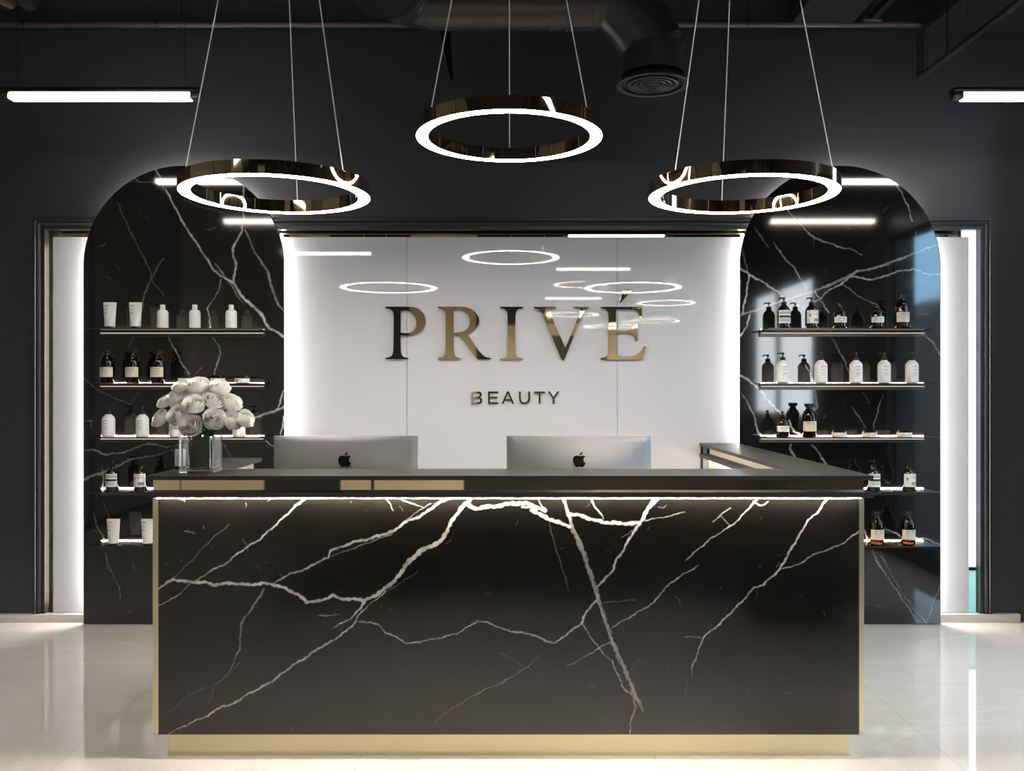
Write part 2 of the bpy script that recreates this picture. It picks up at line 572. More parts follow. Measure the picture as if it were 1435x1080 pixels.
# ------------------------------------------------------------------ veins
class Raster:
    """Vein strength over a region, at ss samples per photo pixel."""
    def __init__(s, x0, y0, x1, y1, ss=2):
        s.x0, s.y0, s.ss = x0, y0, ss
        s.a = np.zeros((int((y1 - y0) * ss) + 1, int((x1 - x0) * ss) + 1), np.float32)

    def dot(s, x, y, w, b):
        r = w / 2 + 0.9
        i0 = max(0, int((x - r - s.x0) * s.ss)); i1 = min(s.a.shape[1], int((x + r - s.x0) * s.ss) + 2)
        j0 = max(0, int((y - r - s.y0) * s.ss)); j1 = min(s.a.shape[0], int((y + r - s.y0) * s.ss) + 2)
        if i1 <= i0 or j1 <= j0: return
        gx = s.x0 + np.arange(i0, i1) / s.ss - x
        gy = s.y0 + np.arange(j0, j1) / s.ss - y
        d = np.sqrt(gx[None, :] ** 2 + gy[:, None] ** 2)
        v = np.clip((w / 2 + 0.35 - d) / 0.8, 0, 1) * b
        sub = s.a[j0:j1, i0:i1]
        np.maximum(sub, v, out=sub)

    def vein(s, pts, ox, oy, sc, b=1.0, dw=2.0, jit=1.0):
        P = [((p[0] / sc + ox), (p[1] / sc + oy), (p[2] if len(p) > 2 else dw)) for p in pts]
        ph = rng.uniform(0, 50, 6)
        L = 0.0
        for (xa, ya, wa), (xb, yb, wb) in zip(P, P[1:]):
            l = math.hypot(xb - xa, yb - ya)
            n = max(2, int(l / .45))
            nx, ny = -(yb - ya) / max(l, 1e-6), (xb - xa) / max(l, 1e-6)
            for k in range(n):
                t = k / n
                q = L + l * t
                j = jit * (.6 * math.sin(q * .23 + ph[0]) + .35 * math.sin(q * .6 + ph[1]) + .2 * math.sin(q * 1.4 + ph[2]))
                w = (wa + (wb - wa) * t) * .78
                ww = w * (.82 + .28 * math.sin(q * .5 + ph[3]) * math.sin(q * .21 + ph[4]))
                bb = b * (.82 + .18 * math.sin(q * .17 + ph[5]))
                if w < 1.3: bb *= .75
                s.dot(xa + (xb - xa) * t + nx * j, ya + (yb - ya) * t + ny * j, max(.5, ww), bb)
            L += l

    def flecks(s, n, b=.35):
        h, w = s.a.shape
        for _ in range(n):
            x = s.x0 + rng.uniform(0, w / s.ss); y = s.y0 + rng.uniform(0, h / s.ss)
            a = rng.uniform(0, PI); l = rng.uniform(2, 14)
            s.vein([(0, 0, .6), (l * .5 * math.cos(a), l * .5 * math.sin(a), 1.0), (l * math.cos(a + .4), l * math.sin(a + .4), .5)], x, y, 1, b * rng.uniform(.3, 1), jit=.5)

    def at(s, px, py):
        x = np.clip((px - s.x0) * s.ss, 0, s.a.shape[1] - 1.001); y = np.clip((py - s.y0) * s.ss, 0, s.a.shape[0] - 1.001)
        i, j = x.astype(int), y.astype(int)
        fx, fy = x - i, y - j
        a = s.a
        return (a[j, i] * (1 - fx) * (1 - fy) + a[j, i + 1] * fx * (1 - fy) + a[j + 1, i] * (1 - fx) * fy + a[j + 1, i + 1] * fx * fy)


def slab(name, xl, xr, zs, Y, thick, ras, nx, mat, parent):
    """A stone slab: rows at heights zs spanning xl(z)..xr(z), with the vein attribute on its front face."""
    nz = len(zs)
    xlv = np.array([xl(z) for z in zs]); xrv = np.array([xr(z) for z in zs])
    t = np.linspace(0, 1, nx)
    GX = xlv[:, None] + (xrv - xlv)[:, None] * t[None, :]
    GZ = np.repeat(np.array(zs)[:, None], nx, 1)
    loc = Vector(root_of(parent).location)
    front = np.stack([GX, np.full_like(GX, Y), GZ], -1).reshape(-1, 3)
    vein = ras.at(CX + front[:, 0] * F / Y, CY + (H - front[:, 2]) * F / Y)
    idx = np.arange(nz * nx).reshape(nz, nx)
    quads = np.stack([idx[:-1, :-1], idx[:-1, 1:], idx[1:, 1:], idx[1:, :-1]], -1).reshape(-1, 4)
    ring = np.concatenate([idx[0, :], idx[1:, -1], idx[-1, -2::-1], idx[-2:0:-1, 0]])
    nb = len(ring)
    back = front[ring].copy(); back[:, 1] += thick
    b0 = nz * nx
    bi = b0 + np.arange(nb)
    side = np.stack([ring, bi, np.roll(bi, -1), np.roll(ring, -1)], -1)
    verts = np.concatenate([front, back]) - np.array(loc)
    nq = len(quads) + nb
    me = bpy.data.meshes.new(name)
    me.vertices.add(len(verts)); me.vertices.foreach_set('co', verts.astype(np.float32).ravel())
    loops = np.concatenate([quads.ravel(), side.ravel(), bi[::-1]])
    me.loops.add(len(loops)); me.loops.foreach_set('vertex_index', loops.astype(np.int32))
    me.polygons.add(nq + 1)
    st = np.concatenate([np.arange(nq) * 4, [nq * 4]])
    me.polygons.foreach_set('loop_start', st.astype(np.int32))
    me.update(calc_edges=True)
    me.validate()
    at = me.attributes.new('vein', 'FLOAT', 'POINT')
    at.data.foreach_set('value', np.concatenate([vein, vein[ring] * .9]).astype(np.float32))
    me.materials.append(mat)
    o = bpy.data.objects.new(name, me)
    COL.objects.link(o)
    o.parent = parent
    return o


# --- desk front veins, traced (crop pixel, width)
R = Raster(218, 692, 1210, 1036)
A = (200, 620, 2.348)
B = (700, 620, 2.348)
R.vein([(45, 483, 4), (100, 450, 5), (150, 458, 5.5), (210, 460, 5.5), (230, 468, 6), (290, 462, 5.5), (345, 468, 5.5), (400, 463, 5.5), (430, 466, 5.5), (470, 480, 5.5), (510, 500, 6), (540, 523, 6), (580, 522, 5.5), (605, 512, 5), (627, 502, 5), (645, 513, 5.5), (690, 515, 6), (730, 518, 6)], *A, .95)
R.vein([(1082, 178, 7), (1050, 215, 7), (1025, 245, 6.5), (1000, 290, 6.5), (985, 322, 8), (950, 340, 8), (910, 358, 9), (890, 380, 9), (862, 405, 8), (850, 430, 7), (830, 452, 7), (800, 478, 7), (770, 500, 7), (730, 520, 6), (715, 545, 3.5), (690, 575, 3), (640, 602, 2), (622, 612, 1)], *A, .85)
R.vein([(800, 490, 2), (750, 530, 1.5), (715, 560, 2), (700, 590, 3), (670, 620, 3), (615, 658, 3.5), (580, 675, 4), (540, 705, 4), (490, 735, 4), (430, 782, 4), (400, 800, 4), (350, 825, 3.5), (300, 857, 3.5), (285, 866, 3), (260, 866, 3.5), (220, 895, 4), (180, 912, 3), (130, 935, 2.5), (85, 958, 2)], *A, .8)
R.vein([(540, 178, 4), (500, 212, 3.5), (470, 240, 3), (440, 268, 3), (410, 295, 3), (380, 322, 2.5), (340, 345, 2.5), (300, 375, 2.5), (265, 405, 2.5), (225, 418, 2.5), (205, 438, 2), (160, 460, 1.5), (135, 485, 1.5), (105, 510, 2), (50, 537, 2)], *A, .85)
R.vein([(1015, 180, 6), (970, 200, 5), (940, 225, 5), (900, 248, 5), (860, 262, 5), (830, 290, 5), (790, 302, 5), (740, 318, 5), (690, 328, 5), (650, 345, 4), (615, 355, 4), (612, 378, 3), (570, 395, 4), (540, 415, 4), (490, 430, 3.5), (450, 450, 3), (425, 470, 3)], *A, .6)
R.vein([(860, 262, 1.5), (820, 300, 1.5), (740, 330, 1.5), (660, 360, 1.2), (620, 372, 1)], *A, .6)
R.vein([(400, 480, 4), (385, 505, 4), (370, 530, 3.5), (340, 570, 3.5), (322, 600, 3.5), (322, 640, 3), (318, 680, 2.5), (300, 720, 2), (285, 755, 1.5), (240, 800, 1.2), (210, 870, 1.2), (200, 900, 1)], *A, .38)
R.vein([(320, 720, 1), (280, 770, 1), (250, 790, 1), (150, 830, 1), (65, 905, 1)], *A, .4)
R.vein([(285, 270, 1), (240, 305, 1), (200, 345, 1.2), (160, 390, 1.2), (120, 425, 1.2), (100, 450, 1.4)], *A, .5)
R.vein([(1070, 207, 6), (1095, 217, 7), (1130, 212, 6.5), (1170, 208, 6.5), (1215, 200, 6.5), (1260, 200, 6.5), (1295, 212, 7), (1325, 224, 7)], *A, 1.0)
R.vein([(150 - 45, 222, 6), (120, 230, 6), (150, 245, 7), (190, 262, 7), (232, 275, 6)], *B, 1.0)
R.vein([(75, 212, 3), (110, 215, 2), (135, 235, 2), (165, 252, 2)], *B, .8)
R.vein([(710, 590, 1.8), (750, 590, 2), (780, 603, 2), (800, 625, 2), (845, 645, 2.5), (870, 662, 2.5), (920, 653, 2), (990, 640, 2), (1040, 625, 2), (1080, 600, 2.5), (1100, 588, 2), (1140, 592, 2), (1180, 612, 2), (1221, 622, 2.5), (1280, 630, 3), (1322, 650, 3), (1358, 660, 3), (1388, 635, 3), (1443, 595, 4), (1459, 560, 4), (1473, 538, 4), (1497, 517, 4)], *A, .75)
R.vein([(1080, 600, 1), (1100, 580, 1)], *A, .5)
R.vein([(208, 178, 5), (225, 230, 5), (240, 280, 7), (255, 315, 9.5), (275, 360, 9), (295, 420, 8), (315, 475, 8), (330, 530, 7), (350, 590, 7), (370, 650, 8), (390, 700, 9), (410, 740, 8), (430, 790, 8), (450, 840, 8), (475, 885, 6)], *B, .38)
R.vein([(212, 178, 2.5), (225, 230, 3), (240, 280, 2), (270, 330, 2), (290, 420, 1.5), (325, 520, 2), (365, 640, 2), (400, 715, 2), (432, 790, 2), (470, 880, 1.5)], *B, .75)
R.vein([(225, 235, 6), (270, 240, 6), (310, 255, 6), (350, 263, 7), (400, 266, 7), (460, 265, 7)], *B, 1.0)
R.vein([(527, 178, 9), (500, 200, 8), (485, 225, 7), (470, 250, 6), (460, 270, 5), (430, 310, 4), (410, 350, 4), (385, 385, 4), (370, 425, 4), (340, 455, 4), (318, 475, 3)], *B, .85)
R.vein([(462, 258, 2), (510, 250, 1.6), (570, 240, 1.6), (610, 225, 1.2)], *B, .6)
R.vein([(455, 280, 1.5), (420, 300, 1.2), (400, 312, 1)], *B, .6)
R.vein([(655, 405, 1.5), (610, 430, 2), (565, 460, 2.5), (530, 495, 2.5), (510, 525, 2.5), (460, 555, 2.5), (410, 585, 2), (370, 607, 2)], *B, .7)
R.vein([(1082, 178, 4), (1050, 225, 3.5), (1010, 262, 3), (990, 300, 3.5), (965, 340, 4), (940, 385, 4), (920, 420, 4), (885, 450, 3), (870, 468, 3), (840, 475, 3), (800, 520, 3), (760, 560, 3.5), (720, 600, 3.5), (670, 640, 3), (655, 685, 2), (635, 735, 2), (632, 770, 1)], *B, .8)
R.vein([(670, 640, 2), (630, 640, 1.5), (610, 638, 1)], *B, .6)
R.vein([(618, 765, 1), (612, 830, 1)], *B, .5)
R.vein([(1180, 292, 2.5), (1140, 325, 2), (1100, 345, 2), (1050, 362, 2), (1015, 378, 2), (990, 400, 2), (925, 415, 2)], *B, .7)
R.vein([(850, 187, 3), (820, 215, 2.5), (790, 250, 2.5), (760, 275, 2), (720, 300, 1.5), (690, 320, 2), (655, 350, 2.5), (610, 388, 1.5)], *B, .75)
R.vein([(760, 215, 1.2), (725, 240, 2), (700, 262, 1)], *B, .6)
R.vein([(725, 235, 1), (745, 262, 1.5), (765, 275, 1)], *B, .5)
R.vein([(835, 195, 2), (860, 207, 2), (885, 195, 1.5)], *B, .7)
R.vein([(270, 590, 2), (290, 625, 2), (330, 680, 2), (370, 720, 2), (390, 765, 2.5), (410, 810, 2.5), (440, 835, 2.5), (448, 865, 2), (432, 920, 2), (428, 958, 2)], *B, .6)
R.vein([(365, 655, 2), (320, 680, 2), (280, 705, 1.5), (220, 738, 1)], *B, .6)
R.vein([(460, 712, 1), (430, 750, 1)], *B, .5)
R.vein([(125, 185, 1.2), (160, 250, 1), (180, 330, 1), (205, 410, 1), (230, 490, 1)], *B, .4)
R.vein([(300, 182, 2.5), (320, 220, 2), (345, 250, 1.5)], *B, .7)
R.vein([(5, 795, 1.5), (40, 770, 1.5), (90, 740, 1.5), (130, 700, 1)], *B, .45)
R.vein([(0, 690, 1), (50, 715, 1), (90, 740, 1), (130, 770, 1)], *B, .35)
R.vein([(960, 920, 1), (1000, 885, 1.2), (1050, 855, 1.4), (1120, 815, 1.5), (1180, 790, 1.5), (1221, 765, 1.5)], *A, .5)
R.vein([(447, 517, 1), (390, 522, 1), (330, 528, 1)], *B, .4)
R.vein([(850, 185, 1.5), (890, 203, 1.5), (925, 212, 1.2), (950, 200, 1)], *A, .7)
R.vein([(925, 212, 1), (890, 238, 1), (855, 262, 1)], *A, .6)
R.vein([(800, 183, 1.5), (815, 205, 1.5), (825, 225, 1)], *A, .7)
R.vein([(135, 290, 1), (175, 300, 1)], *A, .6)
R.vein([(120, 183, 1.2), (140, 195, 1)], *A, .6)
R.vein([(575, 570, 1.5), (610, 568, 2), (650, 566, 1.5)], *A, .6)
R.vein([(330, 315, 1), (345, 345, 1)], *A, .5)
R.vein([(905, 425, 1), (850, 460, 1), (790, 500, 1)], *A, .4)
R.flecks(150, .34)
DESK_R = R

# --- left arch veins
R = Raster(112, 228, 404, 880)
a, b, c = (110, 225, 4.32), (100, 380, 4.484), (100, 560, 4.484)
R.vein([(462, 45, 2), (490, 95, 2.5), (515, 160, 2.5), (550, 215, 3), (580, 275, 3), (620, 350, 3), (655, 415, 3), (700, 475, 3), (740, 540, 3), (780, 600, 3), (810, 650, 3), (860, 700, 3), (890, 712, 3), (935, 735, 4), (965, 785, 5), (1010, 845, 5), (1070, 890, 5), (1110, 935, 5.5), (1135, 985, 5), (1160, 1020, 4), (1200, 1035, 4), (1250, 1068, 4)], *a, .75, jit=.7)
R.vein([(1002, 120, 2), (1000, 150, 3), (998, 200, 3), (990, 290, 4), (1000, 340, 4), (990, 420, 4), (960, 485, 4), (932, 530, 4), (935, 570, 4), (955, 620, 4), (945, 680, 4), (940, 735, 4)], *a, .7, jit=.7)
R.vein([(1010, 415, 2.5), (1040, 490, 3), (1070, 560, 3), (1105, 610, 3.5), (1140, 660, 4.5), (1160, 730, 4.5), (1180, 800, 4), (1215, 880, 3), (1245, 915, 2)], *a, .4, jit=.7)
R.vein([(830, 620, 2), (860, 670, 2), (900, 715, 2), (935, 770, 2), (970, 830, 1.5), (1010, 885, 1)], *a, .5)
R.vein([(860, 715, 1.5), (855, 780, 1.5), (820, 830, 1.5), (780, 900, 1.8), (795, 960, 1.8), (800, 1015, 1.8)], *a, .7)
R.vein([(235, 250, 1), (255, 300, 1.2), (300, 400, 1.2), (360, 520, 1.2), (400, 600, 1.4), (435, 660, 1.4), (440, 720, 1.4), (480, 770, 1.4), (520, 820, 1.2)], *a, .35)
R.vein([(515, 590, 1.2), (470, 660, 1.2), (440, 720, 1.2), (400, 800, 1.6), (385, 910, 1.2)], *a, .5)
R.vein([(335, 110, 1.2), (380, 130, 1.2), (440, 130, 1.2), (500, 145, 1.2), (560, 165, 1.2)], *a, .45)
R.vein([(640, 230, 1), (700, 270, 1), (760, 285, 1), (880, 315, 1.2), (930, 350, 1.2), (985, 395, 1.2)], *a, .35)
R.vein([(610, 415, 1.8), (650, 490, 1.8), (690, 570, 1.8), (740, 650, 2)], *b, .65)
R.vein([(890, 415, 1.8), (930, 480, 1.8), (940, 520, 1.8), (910, 590, 1.8), (900, 650, 1.8)], *b, .75)
R.vein([(75, 665, 1.5), (130, 720, 1.5), (190, 760, 1.5), (280, 800, 1.5), (370, 835, 1.5)], *b, .45)
R.vein([(430, 755, 1.2), (370, 835, 1.2)], *b, .35)
R.vein([(820, 600, 1), (785, 645, 1)], *b, .4)
R.vein([(1335, 750, 3), (1300, 850, 3)], *b, .75)
R.vein([(1140, 922, 3), (1230, 895, 4), (1290, 870, 5), (1340, 855, 5)], *b, .5)
R.vein([(1338, 915, 3), (1320, 1000, 3), (1310, 1060, 2)], *b, .7)
R.vein([(390, 415, 1.5), (360, 480, 1.5)], *b, .5)
R.vein([(70, 313, 2), (150, 318, 2.5), (215, 345, 3), (300, 335, 2.5), (380, 315, 2.5), (450, 280, 2.5), (540, 280, 2.5), (600, 300, 2), (650, 290, 1)], *c, .65)
R.vein([(70, 503, 5), (130, 480, 5), (200, 455, 5), (270, 425, 4.5), (330, 395, 4), (400, 365, 4), (480, 360, 3), (560, 340, 2.5), (640, 310, 2)], *c, .32)
R.vein([(190, 425, 1.5), (205, 490, 1.8), (195, 540, 1.8), (185, 560, 2.5)], *c, .8)
R.vein([(205, 650, 1.2), (235, 740, 1.4)], *c, .5)
R.vein([(135, 710, 1.2), (160, 790, 1.4), (215, 890, 1.4)], *c, .5)
R.vein([(215, 960, 1.2), (235, 1075, 1.4)], *c, .5)
R.vein([(365, 980, 1), (400, 1075, 1)], *c, .3)
R.vein([(265, 860, 1), (280, 900, 1), (300, 940, 1.2), (305, 970, 1.2)], 0, 300, 1.8, .5)
R.vein([(958, 275, 1.6), (1005, 360, 1.6)], *c, .6)
R.vein([(1210, 250, 2), (1270, 292, 2)], *c, .7)
R.vein([(80, 140, 1), (125, 130, 2), (130, 180, 1.5)], *c, .4)
R.flecks(60, .3)
LEFT_R = R

# --- right arch veins
R = Raster(1032, 228, 1324, 880)
a, b, c = (1030, 225, 4.32), (1030, 380, 4.484), (1030, 560, 4.484)
R.vein([(290, 270, 1.6), (315, 300, 2), (380, 370, 2), (480, 470, 2.5), (560, 495, 2), (620, 520, 2), (700, 535, 1.5), (770, 570, 1.5)], *a, .7)
R.vein([(480, 470, 1.2), (475, 520, 1)], *a, .5)
R.vein([(955, 115, 1.6), (965, 130, 2), (1010, 200, 2), (1045, 270, 2), (1075, 370, 2)], *a, .65)
R.vein([(1095, 430, 1.2), (1090, 500, 1.2), (1095, 550, 1.2)], *a, .6)
R.vein([(1230, 508, 4), (1150, 535, 4), (1090, 560, 4), (1000, 595, 4.5), (920, 625, 5), (850, 650, 4), (740, 670, 4), (680, 705, 5), (600, 740, 5), (520, 775, 5), (430, 805, 4), (330, 835, 4), (230, 865, 4), (130, 905, 5), (30, 935, 4)], *a, .42, jit=.6)
R.vein([(740, 668, 1.5), (600, 745, 1.5), (480, 790, 1.5)], *a, .7)
R.vein([(1248, 690, 2), (1180, 688, 2), (1130, 675, 2), (1080, 657, 2), (1010, 665, 2.2), (940, 685, 2.5), (880, 710, 2.5), (820, 720, 2.5), (760, 712, 2.5), (705, 695, 2.5), (650, 745, 2.5), (600, 765, 2.5), (550, 800, 2), (510, 840, 2), (460, 865, 1.6), (430, 895, 1.6)], *a, .75)
R.vein([(25, 652, 3), (90, 690, 3), (150, 725, 3), (200, 755, 3), (260, 795, 3), (290, 825, 2.5)], *a, .85)
R.vein([(85, 690, 3), (75, 770, 3), (60, 850, 3), (45, 930, 3)], *a, .85)
R.vein([(95, 930, 3), (70, 1000, 3), (35, 1065, 3)], *a, .85)
R.vein([(235, 495, 1.5), (290, 580, 1.8), (350, 640, 1.8), (390, 700, 2), (435, 780, 2)], *a, .65)
R.vein([(485, 790, 2), (520, 850, 2), (570, 920, 2)], *a, .7)
R.vein([(345, 830, 2), (370, 870, 2), (430, 900, 2)], *a, .7)
R.vein([(120, 400, 1.2), (160, 470, 1.8), (210, 530, 1.2)], *a, .4)
R.vein([(45, 540, 1.2), (70, 640, 1.6), (75, 690, 1.2)], *a, .5)
R.vein([(650, 745, 1.5), (720, 800, 1.5), (790, 845, 1.3), (850, 865, 1)], *a, .5)
R.vein([(930, 280, 1), (890, 310, 1)], *a, .4)
R.vein([(480, 415, 2), (470, 490, 2)], *b, .8)
R.vein([(440, 590, 2), (470, 640, 2), (490, 690, 2)], *b, .8)
R.vein([(500, 750, 2), (520, 850, 2), (490, 880, 2)], *b, .7)
R.vein([(605, 415, 1.5), (650, 490, 1.6), (690, 570, 1.6), (720, 640, 1.6)], *b, .6)
R.vein([(30, 652, 3), (100, 695, 3.5), (160, 745, 4), (200, 800, 4), (250, 860, 4), (295, 890, 3)], *b, .85)
R.vein([(45, 770, 1.5), (110, 880, 2), (130, 950, 2.5), (150, 1020, 3), (165, 1040, 2)], *b, .6)
R.vein([(1195, 405, 2), (1240, 440, 2), (1265, 490, 2), (1292, 522, 1.6)], *b, .55)
R.vein([(800, 760, 1), (850, 830, 1)], *b, .4)
R.vein([(740, 850, 1), (765, 900, 1.3), (825, 980, 1.3)], *b, .5)
R.vein([(930, 770, 1), (890, 900, 1.6), (870, 985, 1.6)], *b, .55)
R.vein([(355, 280, 4), (345, 310, 4), (375, 362, 4)], *c, .55)
R.vein([(485, 280, 2.5), (530, 340, 2.5), (575, 405, 2.5)], *c, .75)
R.vein([(340, 130, 3), (370, 200, 3), (420, 225, 2)], *c, .9)
R.vein([(935, 803, 1.6), (1010, 840, 2), (1060, 865, 1.6)], *c, .65)
R.vein([(1130, 865, 2), (1200, 875, 2), (1292, 910, 1.6)], *c, .7)
R.vein([(810, 820, 2), (840, 890, 2)], *c, .8)  # reflection beside a bottle, painted in among the veins
R.vein([(860, 950, 2), (890, 1010, 2), (930, 1078, 2)], *c, .55)
R.vein([(885, 955, 1.5), (940, 1010, 1.5), (970, 1078, 1.5)], *c, .45)
R.vein([(40, 850, 1.5), (75, 910, 1.5), (110, 960, 1.5), (150, 1020, 1.6), (160, 1037, 1.6)], 1200, 300, 1.8, .55)
R.vein([(60, 850, 1), (100, 930, 1), (140, 990, 1.2), (180, 1033, 1.4)], 1200, 300, 1.8, .4)
R.vein([(210, 940, 1), (190, 990, 1.2), (178, 1037, 1.2)], 1200, 300, 1.8, .45)
R.flecks(60, .3)
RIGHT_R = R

# ------------------------------------------------------------------ arched marble panels
PZT = Zz(232, YP)


def arch_panel(px0, px1, ras, label):
    x0, x1 = X(px0, YP), X(px1, YP)
    cx, r = (x0 + x1) / 2, (x1 - x0) / 2
    zc = PZT - r
    root = empty('marble_panel', (cx, YP + .02, 0), label, 'wall panel', 'arched black marble panels')
    half = lambda z: r if z <= zc else math.sqrt(max(0.0, r * r - (z - zc) ** 2))
    zs = list(np.linspace(0.003, zc, 480)) + [zc + r * math.sin(t) for t in np.linspace(0, PI / 2 - .02, 170)[1:]]
    slab('marble_slab', lambda z: cx - half(z), lambda z: cx + half(z), zs, YP, .022, ras, 280, M['panel_marble'], root)
    ri = r - .036
    pts = [(cx - ri, YW - .028, .1)] + [(cx - ri * math.cos(t), YW - .028, zc + ri * math.sin(t)) for t in np.linspace(0, PI, 40)] + [(cx + ri, YW - .028, .1)]
    mk('halo_light', tube(NB(), pts, .009, 8), M['led_halo'], root)
    so = -1 if cx < 0 else 1
    mk('halo_light', tube(NB(), [(cx + so * (r - .014), YW - .016, .07), (cx + so * (r - .014), YW - .016, zc + .1)], .007, 8), M['led_halo'], root)  # second hidden tube, added to brighten the outer white strip
    # rails that stand the slab off the wall
    bm = NB()
    for sx in (-.3, .3): box(bm, cx + sx - .02, cx + sx + .02, YP + .022, YW - .034, .1, zc)
    mk('mounting_rail', bm, M['dmetal'], root, smooth=None)
    return root


arch_panel(117, 398, LEFT_R, 'arched black marble wall panel with white tubes, standing behind the white roses')
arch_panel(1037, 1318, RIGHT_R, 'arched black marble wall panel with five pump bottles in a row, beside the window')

# ------------------------------------------------------------------ shelves
SZ = [1.875, 1.537, 1.203, .868, .536]
YF = 5.43
SHELF = ['top', 'second', 'third', 'fourth', 'lowest']
XA, XB = X(140.6, YP), X(372.5, YP)


def make_shelf():
    root = empty('display_shelf', ((XA + XB) / 2, YP, 0))
    w = (XB - XA) / 2
    mk('shelf_plate', box(NB(), -w, w, YF - YP, -.001, -.006, 0, .001), M['shelf'], root, smooth=None, local=True)
    mk('light_profile', box(NB(), -w, w, -.016, -.001, -.042, -.0065, .001), M['profile'], root, smooth=None, local=True)
    mk('light_strip', box(NB(), -w + .01, w - .01, -.0195, -.0155, -.0225, -.0175), M['led_shelf'], root, smooth=None, local=True)
    mk('rear_light_strip', box(NB(), -w + .01, w - .01, -.010, -.002, .0003, .0032), M['led_rear'], root, smooth=None, local=True)
    return root


proto = make_shelf()
first = True
SIDE = {0: 'the marble arch by the roses', 1: 'the marble arch by the window'}
for side in (0, 1):
    for k, z in enumerate(SZ):
        s = proto if first else copy_tree(proto)
        first = False
        xc = (XA + XB) / 2
        s.location = (xc if side == 0 else -xc, YP, z)
        tag(s, 'dark %s shelf with light strip on %s' % (SHELF[k], SIDE[side]), 'shelf', 'lit shelves on the marble arches')

# ------------------------------------------------------------------ product makers (local, standing on z = 0, facing -Y)
def text_mesh(body, size, spacing=1.0):
    cu = bpy.data.curves.new('t', 'FONT')
    cu.body = body; cu.size = size; cu.align_x = 'CENTER'; cu.align_y = 'CENTER'; cu.space_character = spacing
    cu.fill_mode = 'FRONT'; cu.resolution_u = 2
    ob = bpy.data.objects.new('t', cu)
    COL.objects.link(ob)
    dg = bpy.context.evaluated_depsgraph_get()
    me = bpy.data.meshes.new_from_object(ob.evaluated_get(dg))
    bpy.data.objects.remove(ob)
    bpy.data.curves.remove(cu)
    vs = [tuple(v.co) for v in me.vertices]
    fs = [tuple(p.vertices) for p in me.polygons]
    bpy.data.meshes.remove(me)
    return vs, fs


def print_on(bm, items, wrap):
    """items: ('text', str, size, x, z) or ('bar', x0, x1, z0, z1); wrap(x, z) -> point on the surface."""
    for it in items:
        if it[0] == 'text':
            vs, fs = text_mesh(it[1], it[2], it[5] if len(it) > 5 else 1.0)
            V = [bm.verts.new(wrap(x + it[3], y + it[4])) for x, y, _ in vs]
            for f in fs:
                try: bm.faces.new([V[i] for i in f])
                except ValueError: pass
        else:
            _, x0, x1, z0, z1 = it
            n = max(1, int((x1 - x0) / .006))
            for k in range(n):
                p, q = x0 + (x1 - x0) * k / n, x0 + (x1 - x0) * (k + 1) / n
                bm.faces.new([bm.verts.new(wrap(a_, b_)) for a_, b_ in ((p, z0), (q, z0), (q, z1), (p, z1))])
    return bm


def cyl_wrap(r):
    return lambda x, z: (r * math.sin(x / r), -r * math.cos(x / r), z)


def label_patch(r, half, z0, z1, n=16):
    """A paper label bent round a bottle: thin shell with its own thickness."""
    bm = NB()
    A = []
    for k in range(n + 1):
        t = -half + 2 * half * k / n
        row = []
        for rr in (r, r + .0006):
            for z in (z0, z1): row.append(bm.verts.new((rr * math.sin(t), -rr * math.cos(t), z)))
        A.append(row)
    for a_, b_ in zip(A, A[1:]):
        for i, j in ((0, 1), (1, 3), (3, 2), (2, 0)): bm.faces.new((a_[i], a_[j], b_[j], b_[i]))
    for row in (A[0], A[-1]): bm.faces.new((row[0], row[1], row[3], row[2]))
    return bm


def p_tube():
    root = empty('squeeze_tube')
    bm = NB()
    rings = []
    zz = [.0125, .03, .06, .09, .12, .148, .152, .161]
    def wd(z):
        t = min(1, max(0, (z - .0125) / .1355))
        return .0305 + .0105 * t, .028 * (1 - t) ** .8 + .0022
    for z in zz:
        w, d = wd(z)
        rings.append([bm.verts.new((w * math.cos(2 * PI * k / 32), d * math.sin(2 * PI * k / 32), z)) for k in range(32)])
    for a_, b_ in zip(rings, rings[1:]):
        for k in range(32): bm.faces.new((a_[k], a_[(k + 1) % 32], b_[(k + 1) % 32], b_[k]))
    bm.faces.new(rings[0][::-1]); bm.faces.new(rings[-1])
    mk('tube_body', bm, M['white'], root, local=True)
    mk('cap', lathe(NB(), [(0, 0), (.0265, 0), (.027, .001), (.0265, .012), (0, .012)]), M['black'], root, local=True)
    def wrap(x, z):
        w, d = wd(z)
        return (x, -d * math.sqrt(max(.02, 1 - (x / w) ** 2)) - .0007, z)
    bm = print_on(NB(), [('text', 'NA', .016, -.021, .138), ('text', 'TU', .016, -.021, .115), ('text', 'RA', .016, -.021, .092), ('bar', -.022, -.012, .048, .0495), ('bar', -.022, -.008, .034, .0355)], wrap)
    mk('lettering', bm, M['ink'], root, smooth=None, local=True)
    return root


